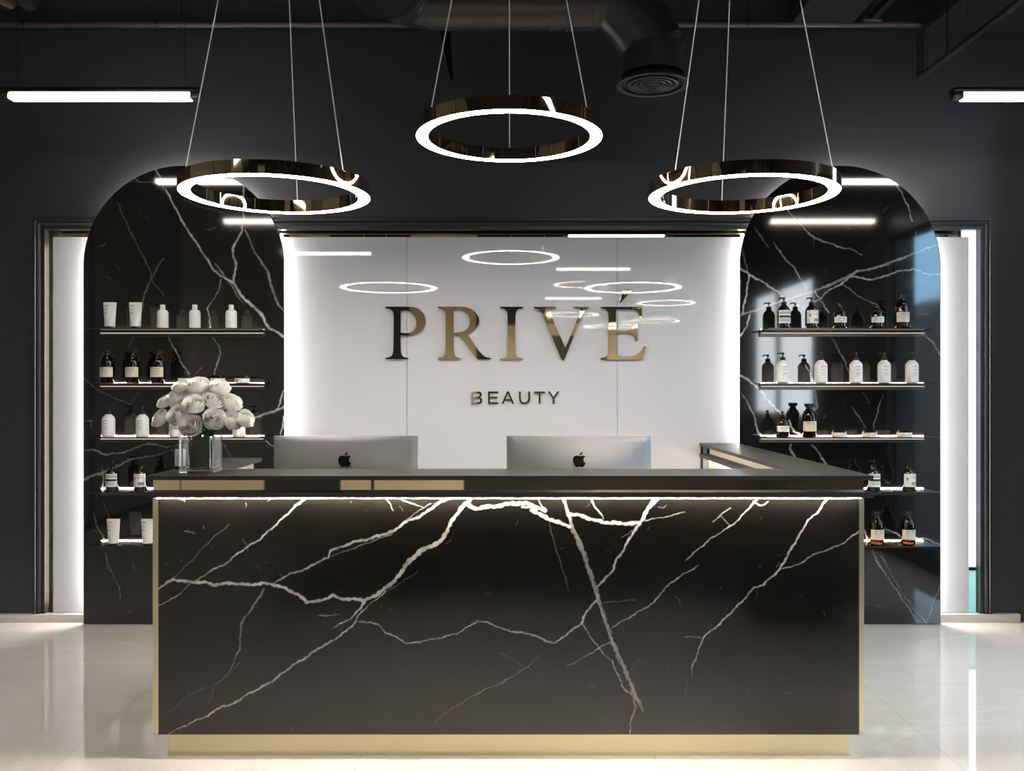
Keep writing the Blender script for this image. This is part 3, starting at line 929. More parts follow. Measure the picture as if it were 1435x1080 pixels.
def p_lotion():
    root = empty('lotion_bottle')
    mk('bottle_body', lathe(NB(), [(0, 0), (.030, 0), (.034, .004), (.034, .094), (.032, .104), (.026, .111), (.0165, .115), (.0165, .118), (0, .118)]), M['white'], root, local=True)
    mk('cap', lathe(NB(), [(0, .1175), (.0155, .1175), (.0155, .144), (.014, .146), (0, .146)], seg=24), M['white'], root, local=True)
    w = cyl_wrap(.0347)
    bm = NB()
    # line emblem: a pointed oval
    P = [(0, .082), (.013, .066), (.0165, .052), (.013, .038), (0, .024), (-.013, .038), (-.0165, .052), (-.013, .066)]
    for p, q in zip(P, P[1:] + P[:1]):
        d = Vector((q[0] - p[0], q[1] - p[1])).normalized()
        nx, nz = -d.y * .0004, d.x * .0004
        bm.faces.new([bm.verts.new(w(*t)) for t in ((p[0] - nx, p[1] - nz), (q[0] - nx, q[1] - nz), (q[0] + nx, q[1] + nz), (p[0] + nx, p[1] + nz))])
    print_on(bm, [('bar', -.009, .009, .050, .0508), ('bar', -.006, .006, .046, .0468)], w)
    mk('emblem', bm, M['greyink'], root, smooth=None, local=True)
    return root


def p_amber():
    root = empty('amber_bottle')
    mk('glass_body', lathe(NB(), [(0, 0), (.036, 0), (.041, .005), (.042, .012), (.042, .128), (.039, .145), (.031, .160), (.022, .170), (.019, .176), (.019, .183), (0, .183)], seg=36), M['amber'], root, local=True)
    mk('stopper', lathe(NB(), [(0, .182), (.022, .182), (.022, .187), (.029, .188), (.030, .192), (.030, .204), (.028, .207), (0, .207)], seg=10), M['black'], root, smooth=20, local=True)
    l = mk('paper_label', label_patch(.0424, 1.25, .037, .098), M['creamlab'], root, local=True)
    bm = print_on(NB(), [('text', 'ARGAN', .0155, 0, .088, 1.05), ('bar', -.030, .030, .0755, .0775), ('bar', -.026, .022, .067, .068), ('bar', -.028, .018, .060, .061), ('bar', -.02, .026, .053, .054), ('bar', -.028, .012, .045, .046)], cyl_wrap(.0433))
    mk('lettering', bm, M['ink'], l, smooth=None, local=True)
    return root


def p_jar():
    root = empty('cosmetic_jar')
    mk('jar_body', lathe(NB(), [(0, 0), (.040, 0), (.044, .003), (.044, .027), (.042, .029), (0, .029)], seg=32), M['whitelab'], root, local=True)
    mk('lid', lathe(NB(), [(0, .029), (.043, .029), (.0435, .031), (.0435, .043), (.041, .046), (0, .046)], seg=32), M['bsat'], root, local=True)
    bm = print_on(NB(), [('bar', -.03, .03, .0195, .0205), ('bar', -.022, .022, .014, .0148), ('bar', -.026, .02, .009, .0096)], cyl_wrap(.0446))
    mk('lettering', bm, M['greyink'], root, smooth=None, local=True)
    return root


def pump_parts(root, z, mat):
    """Collar, stem and spout of a pump dispenser from height z up."""
    mk('collar', lathe(NB(), [(0, z), (.0165, z), (.017, z + .001), (.0165, z + .017), (.010, z + .021), (0, z + .021)], seg=24), mat, root, local=True)
    bm = lathe(NB(), [(0, z + .021), (.0045, z + .021), (.0045, z + .037), (0, z + .037)], seg=12)
    lathe(bm, [(0, z + .035), (.0085, z + .035), (.0095, z + .040), (.008, z + .047), (0, z + .049)], seg=16)
    tube(bm, [(0, 0, z + .043), (-.018, 0, z + .044), (-.029, 0, z + .041), (-.032, 0, z + .036)], .004, 10)
    mk('pump_head', bm, mat, root, local=True)


def p_white_pump():
    root = empty('pump_bottle')
    mk('bottle_body', lathe(NB(), [(0, 0), (.032, 0), (.0375, .006), (.0385, .014), (.0385, .108), (.036, .118), (.028, .130), (.0175, .1385), (.0165, .1415), (0, .1415)], seg=36), M['white'], root, local=True)
    pump_parts(root, .141, M['black'])
    bm = print_on(NB(), [('bar', -.016, .016, .0985, .1035), ('bar', -.013, .013, .081, .0855), ('bar', -.013, .015, .066, .0675), ('bar', -.013, .013, .061, .0625), ('bar', -.013, .015, .056, .0575), ('bar', -.013, .011, .051, .0525), ('bar', -.013, .014, .046, .0475)], cyl_wrap(.0391))
    mk('lettering', bm, M['greyink'], root, smooth=None, local=True)
    return root


def p_dark_pump(kind):
    root = empty('pump_bottle')
    mk('bottle_body', lathe(NB(), [(0, 0), (.033, 0), (.038, .005), (.039, .012), (.039, .104), (.036, .118), (.028, .131), (.0175, .140), (.0165, .1445), (0, .1445)], seg=36), M['smoke'], root, local=True)
    pump_parts(root, .144, M['bsat'])
    l = mk('paper_label', label_patch(.0394, 1.15, .030, .110), M['whitelab'], root, local=True)
    if kind == 0:
        it = [('bar', -.042, .042, .089, .094), ('bar', -.042, .042, .064, .078)] + [('bar', -.036, .030, z, z + .0016) for z in (.057, .052, .047, .042)] + [('bar', -.03, .03, .100, .1025)]
    else:
        it = [('bar', -.038 + .0065 * k, -.0345 + .0065 * k, .052 - .0005 * (k % 3), .064) for k in range(0)]
        it += [('bar', -.026, -.023, .068, .090), ('bar', -.034, -.015, .0775, .081), ('bar', -.031, -.018, .0715, .074), ('bar', -.031, -.018, .0845, .087)]
        it += [('bar', .000 + .0042 * k, .0022 + .0042 * k + .0008 * (k % 2), .040, .060) for k in range(9)]
        it += [('bar', -.010, .034, .088, .0895), ('bar', -.010, .028, .083, .0845), ('bar', -.010, .032, .100, .1015)]
    mk('printing', print_on(NB(), it, cyl_wrap(.0404)), M['ink'], l, smooth=None, local=True)
    return root


def p_small_amber():
    root = empty('dropper_bottle')
    mk('glass_body', lathe(NB(), [(0, 0), (.035, 0), (.039, .005), (.040, .011), (.040, .080), (.037, .097), (.028, .110), (.017, .117), (.014, .121), (0, .121)], seg=36), M['amber'], root, local=True)
    bm = lathe(NB(), [(0, .1205), (.0145, .1205), (.015, .122), (.0145, .133), (.010, .136), (.006, .138), (.0055, .146), (.0075, .149), (.0075, .156), (.005, .159), (0, .160)], seg=20)
    tube(bm, [(0, 0, .152), (-.014, 0, .152)], .003, 8)
    mk('dispenser_cap', bm, M['bsat'], root, local=True)
    l = mk('paper_label', label_patch(.0404, 1.25, .034, .070), M['whitelab'], root, local=True)
    mk('lettering', print_on(NB(), [('text', 'ARGAN', .0135, 0, .058, 1.1), ('bar', -.020, .020, .047, .048), ('bar', -.014, .014, .042, .0428)], cyl_wrap(.0413)), M['ink'], l, smooth=None, local=True)
    return root


PROTO = {'tube': p_tube, 'lotion': p_lotion, 'amber': p_amber, 'jar': p_jar, 'wpump': p_white_pump,
         'dpump0': lambda: p_dark_pump(0), 'dpump1': lambda: p_dark_pump(1), 'samber': p_small_amber}
made = {}
DESC = {'tube': ('white squeeze tube on black cap', 'tube'),
        'lotion': ('small round-capped white lotion bottle', 'bottle'),
        'amber': ('tall amber bottle with cream label', 'bottle'),
        'jar': ('low cosmetic jar with black lid', 'jar'),
        'wpump': ('white bottle with black pump', 'bottle'),
        'dpump0': ('dark pump bottle with a striped label', 'bottle'),
        'dpump1': ('dark pump bottle with barcode label', 'bottle'),
        'samber': ('squat amber bottle with white label', 'bottle')}
ORD = ['first', 'second', 'third', 'fourth', 'fifth']


def put(kind, px, side, k, nth, total):
    src = made.get(kind)
    if src is None:
        o = made[kind] = PROTO[kind]()
    else:
        o = copy_tree(src)
    YY = YF + .046
    o.location = (X(px, YY), YY, SZ[k] + .0004)
    o.rotation_euler = (0, 0, rng.uniform(-.06, .06))
    d, cat = DESC[kind]
    sh = '%s shelf by the %s' % (SHELF[k], ('roses', 'window')[side])
    lab = '%s, ' % d + (('%s from the left, ' % ORD[nth]) if total > 1 else '') + 'on ' + sh
    tag(o, lab, cat, '%s products on the %s' % ({'tube': 'tube', 'lotion': 'lotion', 'amber': 'amber', 'jar': 'jar', 'wpump': 'white pump', 'dpump0': 'dark pump', 'dpump1': 'dark pump', 'samber': 'squat amber'}[kind], sh))
    return o


def row(side, k, *items):
    tot = {}
    for kind, _ in items: tot[kind] = tot.get(kind, 0) + 1
    cnt = {}
    for kind, px in items:
        put(kind, px, side, k, cnt.get(kind, 0), tot[kind])
        cnt[kind] = cnt.get(kind, 0) + 1


row(0, 0, ('tube', 154), ('tube', 190), ('lotion', 228), ('lotion', 273), ('lotion', 324))
row(0, 1, ('amber', 150.5), ('amber', 186), ('amber', 221), ('jar', 260), ('jar', 305), ('jar', 339.5))
row(0, 2, ('wpump', 152), ('wpump', 199.5), ('wpump', 246), ('wpump', 335))
row(0, 3, ('dpump0', 157.5), ('dpump1', 197))
row(0, 4, ('tube', 159), ('tube', 207))
row(1, 0, ('dpump0', 1098.5), ('dpump1', 1137.5), ('samber', 1177), ('samber', 1229), ('amber', 1264))
row(1, 1, ('wpump', 1097), ('wpump', 1150.5), ('wpump', 1199.5), ('wpump', 1239), ('wpump', 1278))
row(1, 2, ('samber', 1096.5), ('amber', 1134), ('jar', 1176), ('jar', 1218.5), ('jar', 1267.5))
row(1, 3, ('dpump0', 1224), ('dpump1', 1273.5))
row(1, 4, ('amber', 1228.5), ('amber', 1272.5))

# ------------------------------------------------------------------ wall lettering
def letter(name, outer, holes, org, sc, label, cat_group, thick, extra=None):
    YL = YW - .012
    conv = lambda P: [(X(p[0] / sc + org[0], YL), Zz(p[1] / sc + org[1], YL)) for p in P]
    o_ = conv(outer)
    cx = sum(p[0] for p in o_) / len(o_); z0 = min(p[1] for p in o_)
    if extra is None:
        bm = prism(NB(), o_, [conv(h) for h in holes], YL - thick, YL)
        o = mk(name, bm, M['letter'], smooth=25)
        tag(o, label, 'letter', cat_group)
    else:
        root = empty(name, (cx, YL, z0), label, 'letter', cat_group)
        mk('letter_body', prism(NB(), o_, [conv(h) for h in holes], YL - thick, YL), M['letter'], root, smooth=25)
        mk('accent', prism(NB(), conv(extra), [], YL - thick, YL), M['letter'], root, smooth=25)


def smoothed(P, keep_ang=50):
    """One corner-cutting pass on gentle bends so that curves read as curves."""
    n = len(P); out = []
    for i in range(n):
        a_, b_, c_ = Vector(P[i - 1]), Vector(P[i]), Vector(P[(i + 1) % n])
        u, v = b_ - a_, c_ - b_
        if u.length < 1e-6 or v.length < 1e-6: continue
        if abs(math.degrees(u.angle(v))) < keep_ang:
            out.append(tuple(b_ - u * .25)); out.append(tuple(b_ + v * .25))
        else: out.append(tuple(b_))
    return out


L1, L2, L3 = (530, 420), (695, 395), (650, 535)
g1, g2 = 'large gold wall letters', 'small gold wall letters'
letter('wall_letter', smoothed([(85, 78), (375, 78), (440, 92), (500, 140), (532, 200), (535, 245), (525, 300), (490, 350), (430, 385), (375, 400), (320, 402), (255, 395), (255, 560), (262, 610), (285, 640), (340, 650), (340, 662), (85, 662), (85, 650), (140, 640), (165, 610), (175, 560), (178, 200), (172, 140), (150, 108), (85, 92)]),
       [smoothed([(255, 128), (290, 115), (330, 118), (380, 145), (415, 190), (430, 245), (425, 300), (400, 345), (360, 370), (310, 375), (255, 368)])], L1, 7.972, 'large polished gold serif letter P mounted on the white wall', g1, .016)
letter('wall_letter', smoothed([(668, 78), (925, 78), (1000, 88), (1060, 115), (1105, 160), (1130, 215), (1128, 260), (1105, 310), (1060, 350), (1000, 382), (1050, 455), (1110, 550), (1160, 610), (1200, 640), (1258, 652), (1258, 664), (1110, 664), (1060, 600), (1000, 515), (940, 430), (912, 395), (845, 390), (845, 560), (852, 610), (872, 640), (925, 650), (925, 664), (668, 664), (668, 650), (725, 640), (750, 610), (758, 560), (760, 200), (755, 140), (735, 108), (668, 92)]),
       [smoothed([(845, 122), (880, 114), (920, 114), (965, 130), (1005, 170), (1025, 220), (1022, 280), (995, 325), (950, 355), (900, 365), (845, 366)])], L1, 7.972, 'large polished gold serif letter R mounted on the white wall', g1, .016)
letter('wall_letter', smoothed([(40, 228), (247, 228), (247, 240), (200, 250), (182, 280), (177, 330), (177, 640), (185, 675), (205, 692), (247, 697), (247, 708), (38, 708), (38, 697), (85, 690), (105, 665), (108, 630), (108, 320), (104, 275), (85, 250), (40, 240)]),
       [], L2, 6.523, 'large polished gold serif letter I mounted on the white wall', g1, .016)
letter('wall_letter', smoothed([(347, 228), (545, 228), (545, 240), (505, 248), (492, 265), (500, 300), (633, 605), (755, 315), (768, 280), (765, 258), (745, 246), (708, 240), (708, 228), (857, 228), (857, 240), (830, 248), (805, 270), (785, 310), (630, 700), (612, 718), (592, 700), (440, 320), (415, 275), (390, 250), (347, 240)]),
       [], L2, 6.523, 'large polished gold serif letter V mounted on the white wall', g1, .016)
letter('wall_letter', smoothed([(955, 228), (1330, 228), (1332, 330), (1310, 330), (1300, 285), (1275, 260), (1230, 252), (1095, 252), (1095, 440), (1195, 440), (1235, 432), (1255, 410), (1268, 383), (1290, 383), (1292, 540), (1270, 540), (1262, 500), (1240, 475), (1195, 468), (1095, 468), (1098, 640), (1110, 668), (1140, 680), (1230, 680), (1290, 665), (1330, 625), (1350, 588), (1370, 588), (1330, 708), (955, 708), (955, 697), (1000, 690), (1022, 665), (1027, 630), (1027, 320), (1022, 275), (1000, 250), (955, 240)]),
       [], L2, 6.523, 'large polished gold serif letter E with an accent on the white wall', g1, .016, extra=[(1165, 72), (1243, 72), (1235, 88), (1140, 190), (1125, 192)])
SM = [('B', [(105, 128), (195, 128), (225, 135), (240, 155), (240, 180), (228, 200), (215, 207), (238, 220), (248, 245), (240, 275), (220, 290), (195, 293), (105, 293)],
       [[(130, 150), (190, 150), (212, 160), (215, 175), (205, 192), (185, 198), (130, 198)], [(130, 218), (190, 218), (215, 225), (222, 245), (215, 265), (190, 272), (130, 272)]]),
      ('E', [(325, 128), (460, 128), (460, 150), (350, 150), (350, 200), (448, 200), (448, 220), (350, 220), (350, 271), (460, 271), (460, 293), (325, 293)], []),
      ('A', [(508, 293), (580, 128), (604, 128), (675, 293), (648, 293), (632, 250), (548, 250), (533, 293)], [[(557, 230), (624, 230), (592, 155)]]),
      ('U', [(738, 128), (763, 128), (763, 220), (770, 250), (785, 268), (812, 275), (840, 268), (857, 250), (864, 220), (864, 128), (888, 128), (888, 225), (880, 260), (858, 287), (812, 298), (768, 287), (745, 260), (738, 225)], []),
      ('T', [(940, 128), (1087, 128), (1087, 150), (1028, 150), (1028, 292), (1003, 292), (1003, 150), (940, 150)], []),
      ('Y', [(1125, 128), (1153, 128), (1203, 200), (1253, 128), (1280, 128), (1215, 222), (1215, 292), (1190, 292), (1190, 222)], [])]
for ch, o_, hs in SM:
    letter('wall_letter', o_, hs, L3, 9.567, 'small gold plain letter %s in the lower word on the white wall' % ch, g2, .006)

# ------------------------------------------------------------------ reception desk
DX = X(712.5, YB)
CX0, CX1 = X(204, YC), X(1224.3, YC)
BX0, BX1 = X(214, YB), X(1211, YB)
SX0, SX1 = X(222, YS), X(1204, YS)
PX0, PX1 = X(235, YPL), X(1190, YPL)
ZT0, ZT1 = 1.134, 1.152
ZL0, ZL1 = 1.0625, 1.085
YIN = 3.867          # rear edge of the front counter
XRI = 1.207          # inner edge of the right wing
XLI = -1.268         # inner edge of the left wing
YRE = YW - .006      # right wing runs to the wall
YLE = 4.476
desk = empty('reception_desk', (DX, YPL + .1, 0), 'black marble reception desk with gold plinth and dark counter', 'reception desk')


def u_prism(z0, z1, inset, name, mat, ytop=0.0):
    """U-shaped slab following the counter, inset from its edge all round."""
    i = inset
    P = [(CX0 + i, YC + i), (CX1 - i, YC + i), (CX1 - i, YRE), (XRI + i, YRE), (XRI + i, YIN - i), (XLI - i, YIN - i), (XLI - i, YLE - i), (CX0 + i, YLE - i)]
    bm = NB()
    lo = [bm.verts.new((p[0], p[1], z0)) for p in P]
    hi = [bm.verts.new((p[0], p[1], z1)) for p in P]
    bm.faces.new(lo[::-1]); bm.faces.new(hi)
    for k in range(8): bm.faces.new((lo[k], lo[(k + 1) % 8], hi[(k + 1) % 8], hi[k]))
    bmesh.ops.bevel(bm, geom=list(bm.edges), offset=.0012, segments=1, affect='EDGES')
    return mk(name, bm, mat, desk, smooth=None)


u_prism(ZT0, ZT1, 0, 'counter_top', M['counter'])
u_prism(ZL0, ZL1, 0, 'lower_ledge', M['counter'])
# bronze mirror band between the two slabs
b_in = .032
bm = NB()
box(bm, BX0 + .002, BX1 - .002, YB + .0, YIN - b_in, ZL1, ZT0)
box(bm, XRI + b_in, BX1 - .002, YIN - b_in, YRE - .04, ZL1, ZT0)
box(bm, BX0 + .002, XLI - b_in, YIN - b_in, YLE - .03, ZL1, ZT0)
mk('mirror_band', bm, M['bronze'], desk, smooth=None)
zs = list(np.linspace(.1007, ZL0 - .0005, 352))
slab('marble_front', lambda z: SX0, lambda z: SX1, zs, YS, YB - YS, DESK_R, 1010, M['desk_marble'], desk)
bm = NB()
box(bm, BX0, BX1, YB, YB + .05, .1007, ZL0)
box(bm, BX0, BX0 + .02, YB + .05, YLE - .03, .1007, ZL0)
box(bm, BX1 - .02, BX1, YB + .05, YRE - .04, .1007, ZL0)
mk('gold_body', bm, M['gold'], desk, smooth=None)
bm = NB()
box(bm, PX0, PX1, YPL, YPL + .06, 0, .1005)
box(bm, PX0, PX0 + .05, YPL + .06, YLE - .08, 0, .1005)
box(bm, PX1 - .05, PX1, YPL + .06, YRE - .08, 0, .1005)
mk('plinth', bm, M['gold'], desk, smooth=None)
# inner, cream side of the desk
bm = NB()
box(bm, BX0 + .02, BX1 - .02, YB + .05, YB + .09, .12, ZL0)
box(bm, XRI + .05, BX1 - .02, YB + .09, YRE - .05, .12, ZL0)
box(bm, BX0 + .02, XLI - .05, YB + .09, YLE - .05, .12, ZL0)
mk('inner_carcass', bm, M['cream'], desk, smooth=None)
mk('work_top', box(NB(), XLI + .0, XRI + .04, YB + .09, 4.36, .74, .765, .002), M['counter'], desk, smooth=None)
bm = NB()
for x0 in (-1.2, .72): box(bm, x0, x0 + .42, 3.74, 4.3, .03, .74, .003)
mk('drawer_pedestal', bm, M['cream'], desk, smooth=None)
mk('front_light_strip', box(NB(), SX0 + .003, SX1 - .003, YS - .0285, YS - .016, 1.0600, ZL0), M['led_desk'], desk, smooth=None)
mk('wing_light_strip', box(NB(), XRI + .030, XRI + .046, YIN, YRE - .06, ZL0 - .010, ZL0), M['led_wing'], desk, smooth=None)
bm = NB()
box(bm, PX0, PX1, YPL - .020, YPL - .010, .094, .1)
box(bm, PX0 - .022, PX0 - .010, YPL, YLE - .1, .094, .1)
box(bm, PX1 + .010, PX1 + .022, YPL, YRE - .1, .094, .1)
mk('plinth_light_strip', bm, M['led_floor'], desk, smooth=None)
bm = NB()
box(bm, XRI + .004, XRI + .018, YRE - .03, YRE - .016, .12, ZT0)
mk('support_post', bm, M['dmetal'], desk, smooth=None)

# ------------------------------------------------------------------ computers
def make_computer():
    root = empty('desktop_computer')
    bm = NB()
    W2_, Hh, D = .327, .437, .035
    nx, nz = 41, 33
    g = []
    for j in range(nz):
        v = -1 + 2 * j / (nz - 1); v = math.copysign(abs(v) ** .7, v)
        r_ = []
        for i in range(nx):
            u = -1 + 2 * i / (nx - 1); u = math.copysign(abs(u) ** .7, u)
            e = min(1.0, (1 - abs(u)) / .075) * 1.0; e2 = min(1.0, (1 - abs(v)) / .085)
            sm = lambda t: t * t * (3 - 2 * t)
            d = .010 + .0035 * min(sm(e), sm(e2)) + .026 * (1 - u * u) * (1 - v * v)
            r_.append(bm.verts.new((u * W2_, -d, .085 + Hh / 2 + v * Hh / 2)))
        g.append(r_)
    for j in range(nz - 1):
        for i in range(nx - 1): bm.faces.new((g[j][i], g[j][i + 1], g[j + 1][i + 1], g[j + 1][i]))
    loop = g[0] + [g[j][-1] for j in range(1, nz)] + g[-1][-2::-1] + [g[j][0] for j in range(nz - 2, 0, -1)]
    bk = [bm.verts.new((v.co.x, .004, v.co.z)) for v in loop]
    n = len(loop)
    for k in range(n): bm.faces.new((loop[k], bk[k], bk[(k + 1) % n], loop[(k + 1) % n]))
    bm.faces.new(bk)
    mk('rear_shell', bm, M['alu'], root, smooth=40, local=True)
    mk('screen', box(NB(), -.32, .32, .0042, .008, .16, .518, .001), M['bsat'], root, smooth=None, local=True)
    # stand: leaning neck and foot
    bm = NB()
    box(bm, -.095, .095, -.10, .09, 0, .006, .002)
    prismpts = [(-.10, .006), (-.085, .006), (-.038, .19), (-.05, .19)]
    fn = lambda x, y, z: (y, x, z)
    prism(bm, prismpts, [], -.07, .07, fn=fn)
    mk('stand', bm, M['alu'], root, smooth=None, local=True)
    # emblem
    sc = 24 / 1240 * 4.0
    k = 4.0 / 1240 / 24
    ap = [(665, 455), (620, 435), (560, 428), (500, 445), (460, 485), (440, 540), (438, 600), (450, 660), (475, 720), (510, 775), (545, 810), (570, 818), (610, 805), (660, 790), (710, 805), (755, 818), (790, 800), (835, 745), (865, 680), (825, 650), (800, 615), (792, 570), (800, 525), (825, 490), (860, 460), (820, 440), (775, 430), (720, 440)]
    lf = [(655, 425), (660, 390), (690, 345), (735, 315), (760, 310), (755, 350), (730, 395), (695, 420)]
    zc = 1.5 - (643.8 - 545) / 1240 * 4.0 - .7654
    cv = lambda P: [((p[0] - 651) * k, zc - (p[1] - 572) * k) for p in smoothed(P, 40)]
    bm = prism(NB(), cv(ap), [], -.0425, -.036)
    prism(bm, cv(lf), [], -.0425, -.036)
    mk('emblem', bm, M['bsat'], root, smooth=None, local=True)
    return root


c0 = make_computer()
YI = 4.03
for k, (pxc, txt) in enumerate(((483.5, 'silver desktop computer seen from behind, nearer the roses'), (811.5, 'silver desktop computer seen from behind, below the gold lettering'))):
    o = c0 if k == 0 else copy_tree(c0)
    o.location = (X(pxc, YI - .03), YI, .7655)
    tag(o, txt, 'computer', 'computers on the reception desk')
TOPZ = .7655 + .085 + .437

# ------------------------------------------------------------------ vase and roses
VX0, VX1, VY0, VY1, VZ = X(251, 3.657), X(297, 3.657), 3.657, 3.787, ZT1 + .0004
VH = .152
bm = NB()
t = .011
box(bm, VX0, VX1, VY0, VY1, VZ, VZ + VH)
bm.faces.ensure_lookup_table()
top = [f for f in bm.faces if f.normal.z > .9 or all(abs(v.co.z - VZ - VH) < 1e-6 for v in f.verts)]
bmesh.ops.delete(bm, geom=top, context='FACES_ONLY')
out = [v for v in bm.verts if abs(v.co.z - VZ - VH) < 1e-6]
out = sorted(out, key=lambda v: math.atan2(v.co.y - (VY0 + VY1) / 2, v.co.x - (VX0 + VX1) / 2))
cxv, cyv = (VX0 + VX1) / 2, (VY0 + VY1) / 2
ins = [bm.verts.new((v.co.x - math.copysign(t, v.co.x - cxv), v.co.y - math.copysign(t, v.co.y - cyv), VZ + VH)) for v in out]
inb = [bm.verts.new((v.co.x, v.co.y, VZ + .014)) for v in ins]
for k in range(4):
    bm.faces.new((out[k], out[(k + 1) % 4], ins[(k + 1) % 4], ins[k]))
    bm.faces.new((ins[k], ins[(k + 1) % 4], inb[(k + 1) % 4], inb[k]))
bm.faces.new(inb)
bmesh.ops.bevel(bm, geom=list(bm.edges), offset=.0012, segments=2, affect='EDGES')
tag(mk('glass_vase', bm, M['clear'], smooth=None), 'clear square glass vase of white roses on the counter corner', 'vase')


def bloom_mesh(seed):
    r_ = random.Random(seed)
    bm = NB()
    layers = 6
    for i in range(layers):
        q = i / (layers - 1)
        r_rim = .15 + .84 * q ** .9
        z_rim = .50 - .34 * q ** 1.6
        r_b = .08 + .20 * q
        n = 2 if i < 1 else 3 if i < 4 else 4
        ph = i * 2.2 + r_.uniform(-.5, .5)
        for k in range(n):
            a0 = ph + 2 * PI * k / n
            half = PI / n * 1.36
            nu, nv = 12, 10
            dz_ = r_.uniform(-.05, .05)
            ph2 = r_.uniform(0, 6)
            g = []
            for jv in range(nv + 1):
                v = jv / nv
                rowv = []
                for ju in range(nu + 1):
                    u = -1 + 2 * ju / nu
                    ang = a0 + u * half
                    z = -.74 + (z_rim + dz_ + .74) * v - (.08 + .20 * q) * abs(u) ** 2.2 * v * v
                    rr = r_b + (r_rim - r_b) * math.sin(min(1, v * 1.35) * PI / 2) ** (.75 - .15 * q)
                    rr *= math.sqrt(max(.1, 1 - (max(0, z) / 1.25) ** 2))
                    rr += (.05 + .02 * q) * u
                    if v > .85: rr += (v - .85) / .15 * .045 * (1 + .6 * math.sin(u * 4 + ph2))
                    rowv.append(bm.verts.new((rr * math.cos(ang), rr * math.sin(ang), z)))
                g.append(rowv)
            for jv in range(nv):
                for ju in range(nu): bm.faces.new((g[jv][ju], g[jv][ju + 1], g[jv + 1][ju + 1], g[jv + 1][ju]))
    # green receptacle below is part of the stem; close the core
    lathe(bm, [(0, -.76), (.20, -.74), (.24, -.55), (.12, -.2), (.05, .1), (0, .22)], seg=16)
    bm.normal_update()
    me = bpy.data.meshes.new('bloom')
    bm.to_mesh(me); bm.free()
    me.materials.append(M['rose'])
    me.polygons.foreach_set('use_smooth', [True] * len(me.polygons))
    return me


BLOOMS = [bloom_mesh(s_) for s_ in (1, 2, 3)]
FC = Vector((cxv + .004, 3.735, 1.325))       # centre of the bouquet dome
ros = [(465, 172, 100, 'topmost white rose of the bouquet'),
       (318, 182, 72, 'white rose at the upper left, partly behind the topmost bloom'),
       (652, 192, 88, 'white rose right of the topmost bloom'),
       (280, 262, 92, 'white rose on the upper left shoulder of the bouquet'),
       (430, 332, 95, 'white rose at the centre left, facing forward'),
       (602, 296, 88, 'white rose at the centre, below the topmost bloom'),
       (757, 320, 86, 'white rose on the upper right shoulder of the bouquet'),
       (176, 312, 66, 'smaller white rose behind the left shoulder bloom'),
       (136, 450, 84, 'leftmost white rose of the bouquet, low at the edge'),
       (290, 425, 92, 'white rose low on the left, beside the edge bloom'),
       (402, 516, 97, 'lowest white rose, hanging just over the vase rim'),
       (602, 460, 95, 'white rose low at the centre right, facing forward'),
       (762, 470, 86, 'white rose low on the right, inside the edge bloom'),
       (872, 456, 80, 'rightmost white rose of the bouquet, low at the edge')]
back = [(430, 250, 80, 'white rose hidden at the back, behind the topmost bloom'), (600, 240, 80, 'white rose hidden at the back, behind the centre bloom'),
        (300, 330, 78, 'white rose hidden at the back, behind the left shoulder'), (720, 370, 78, 'white rose hidden at the back, behind the right shoulder')]
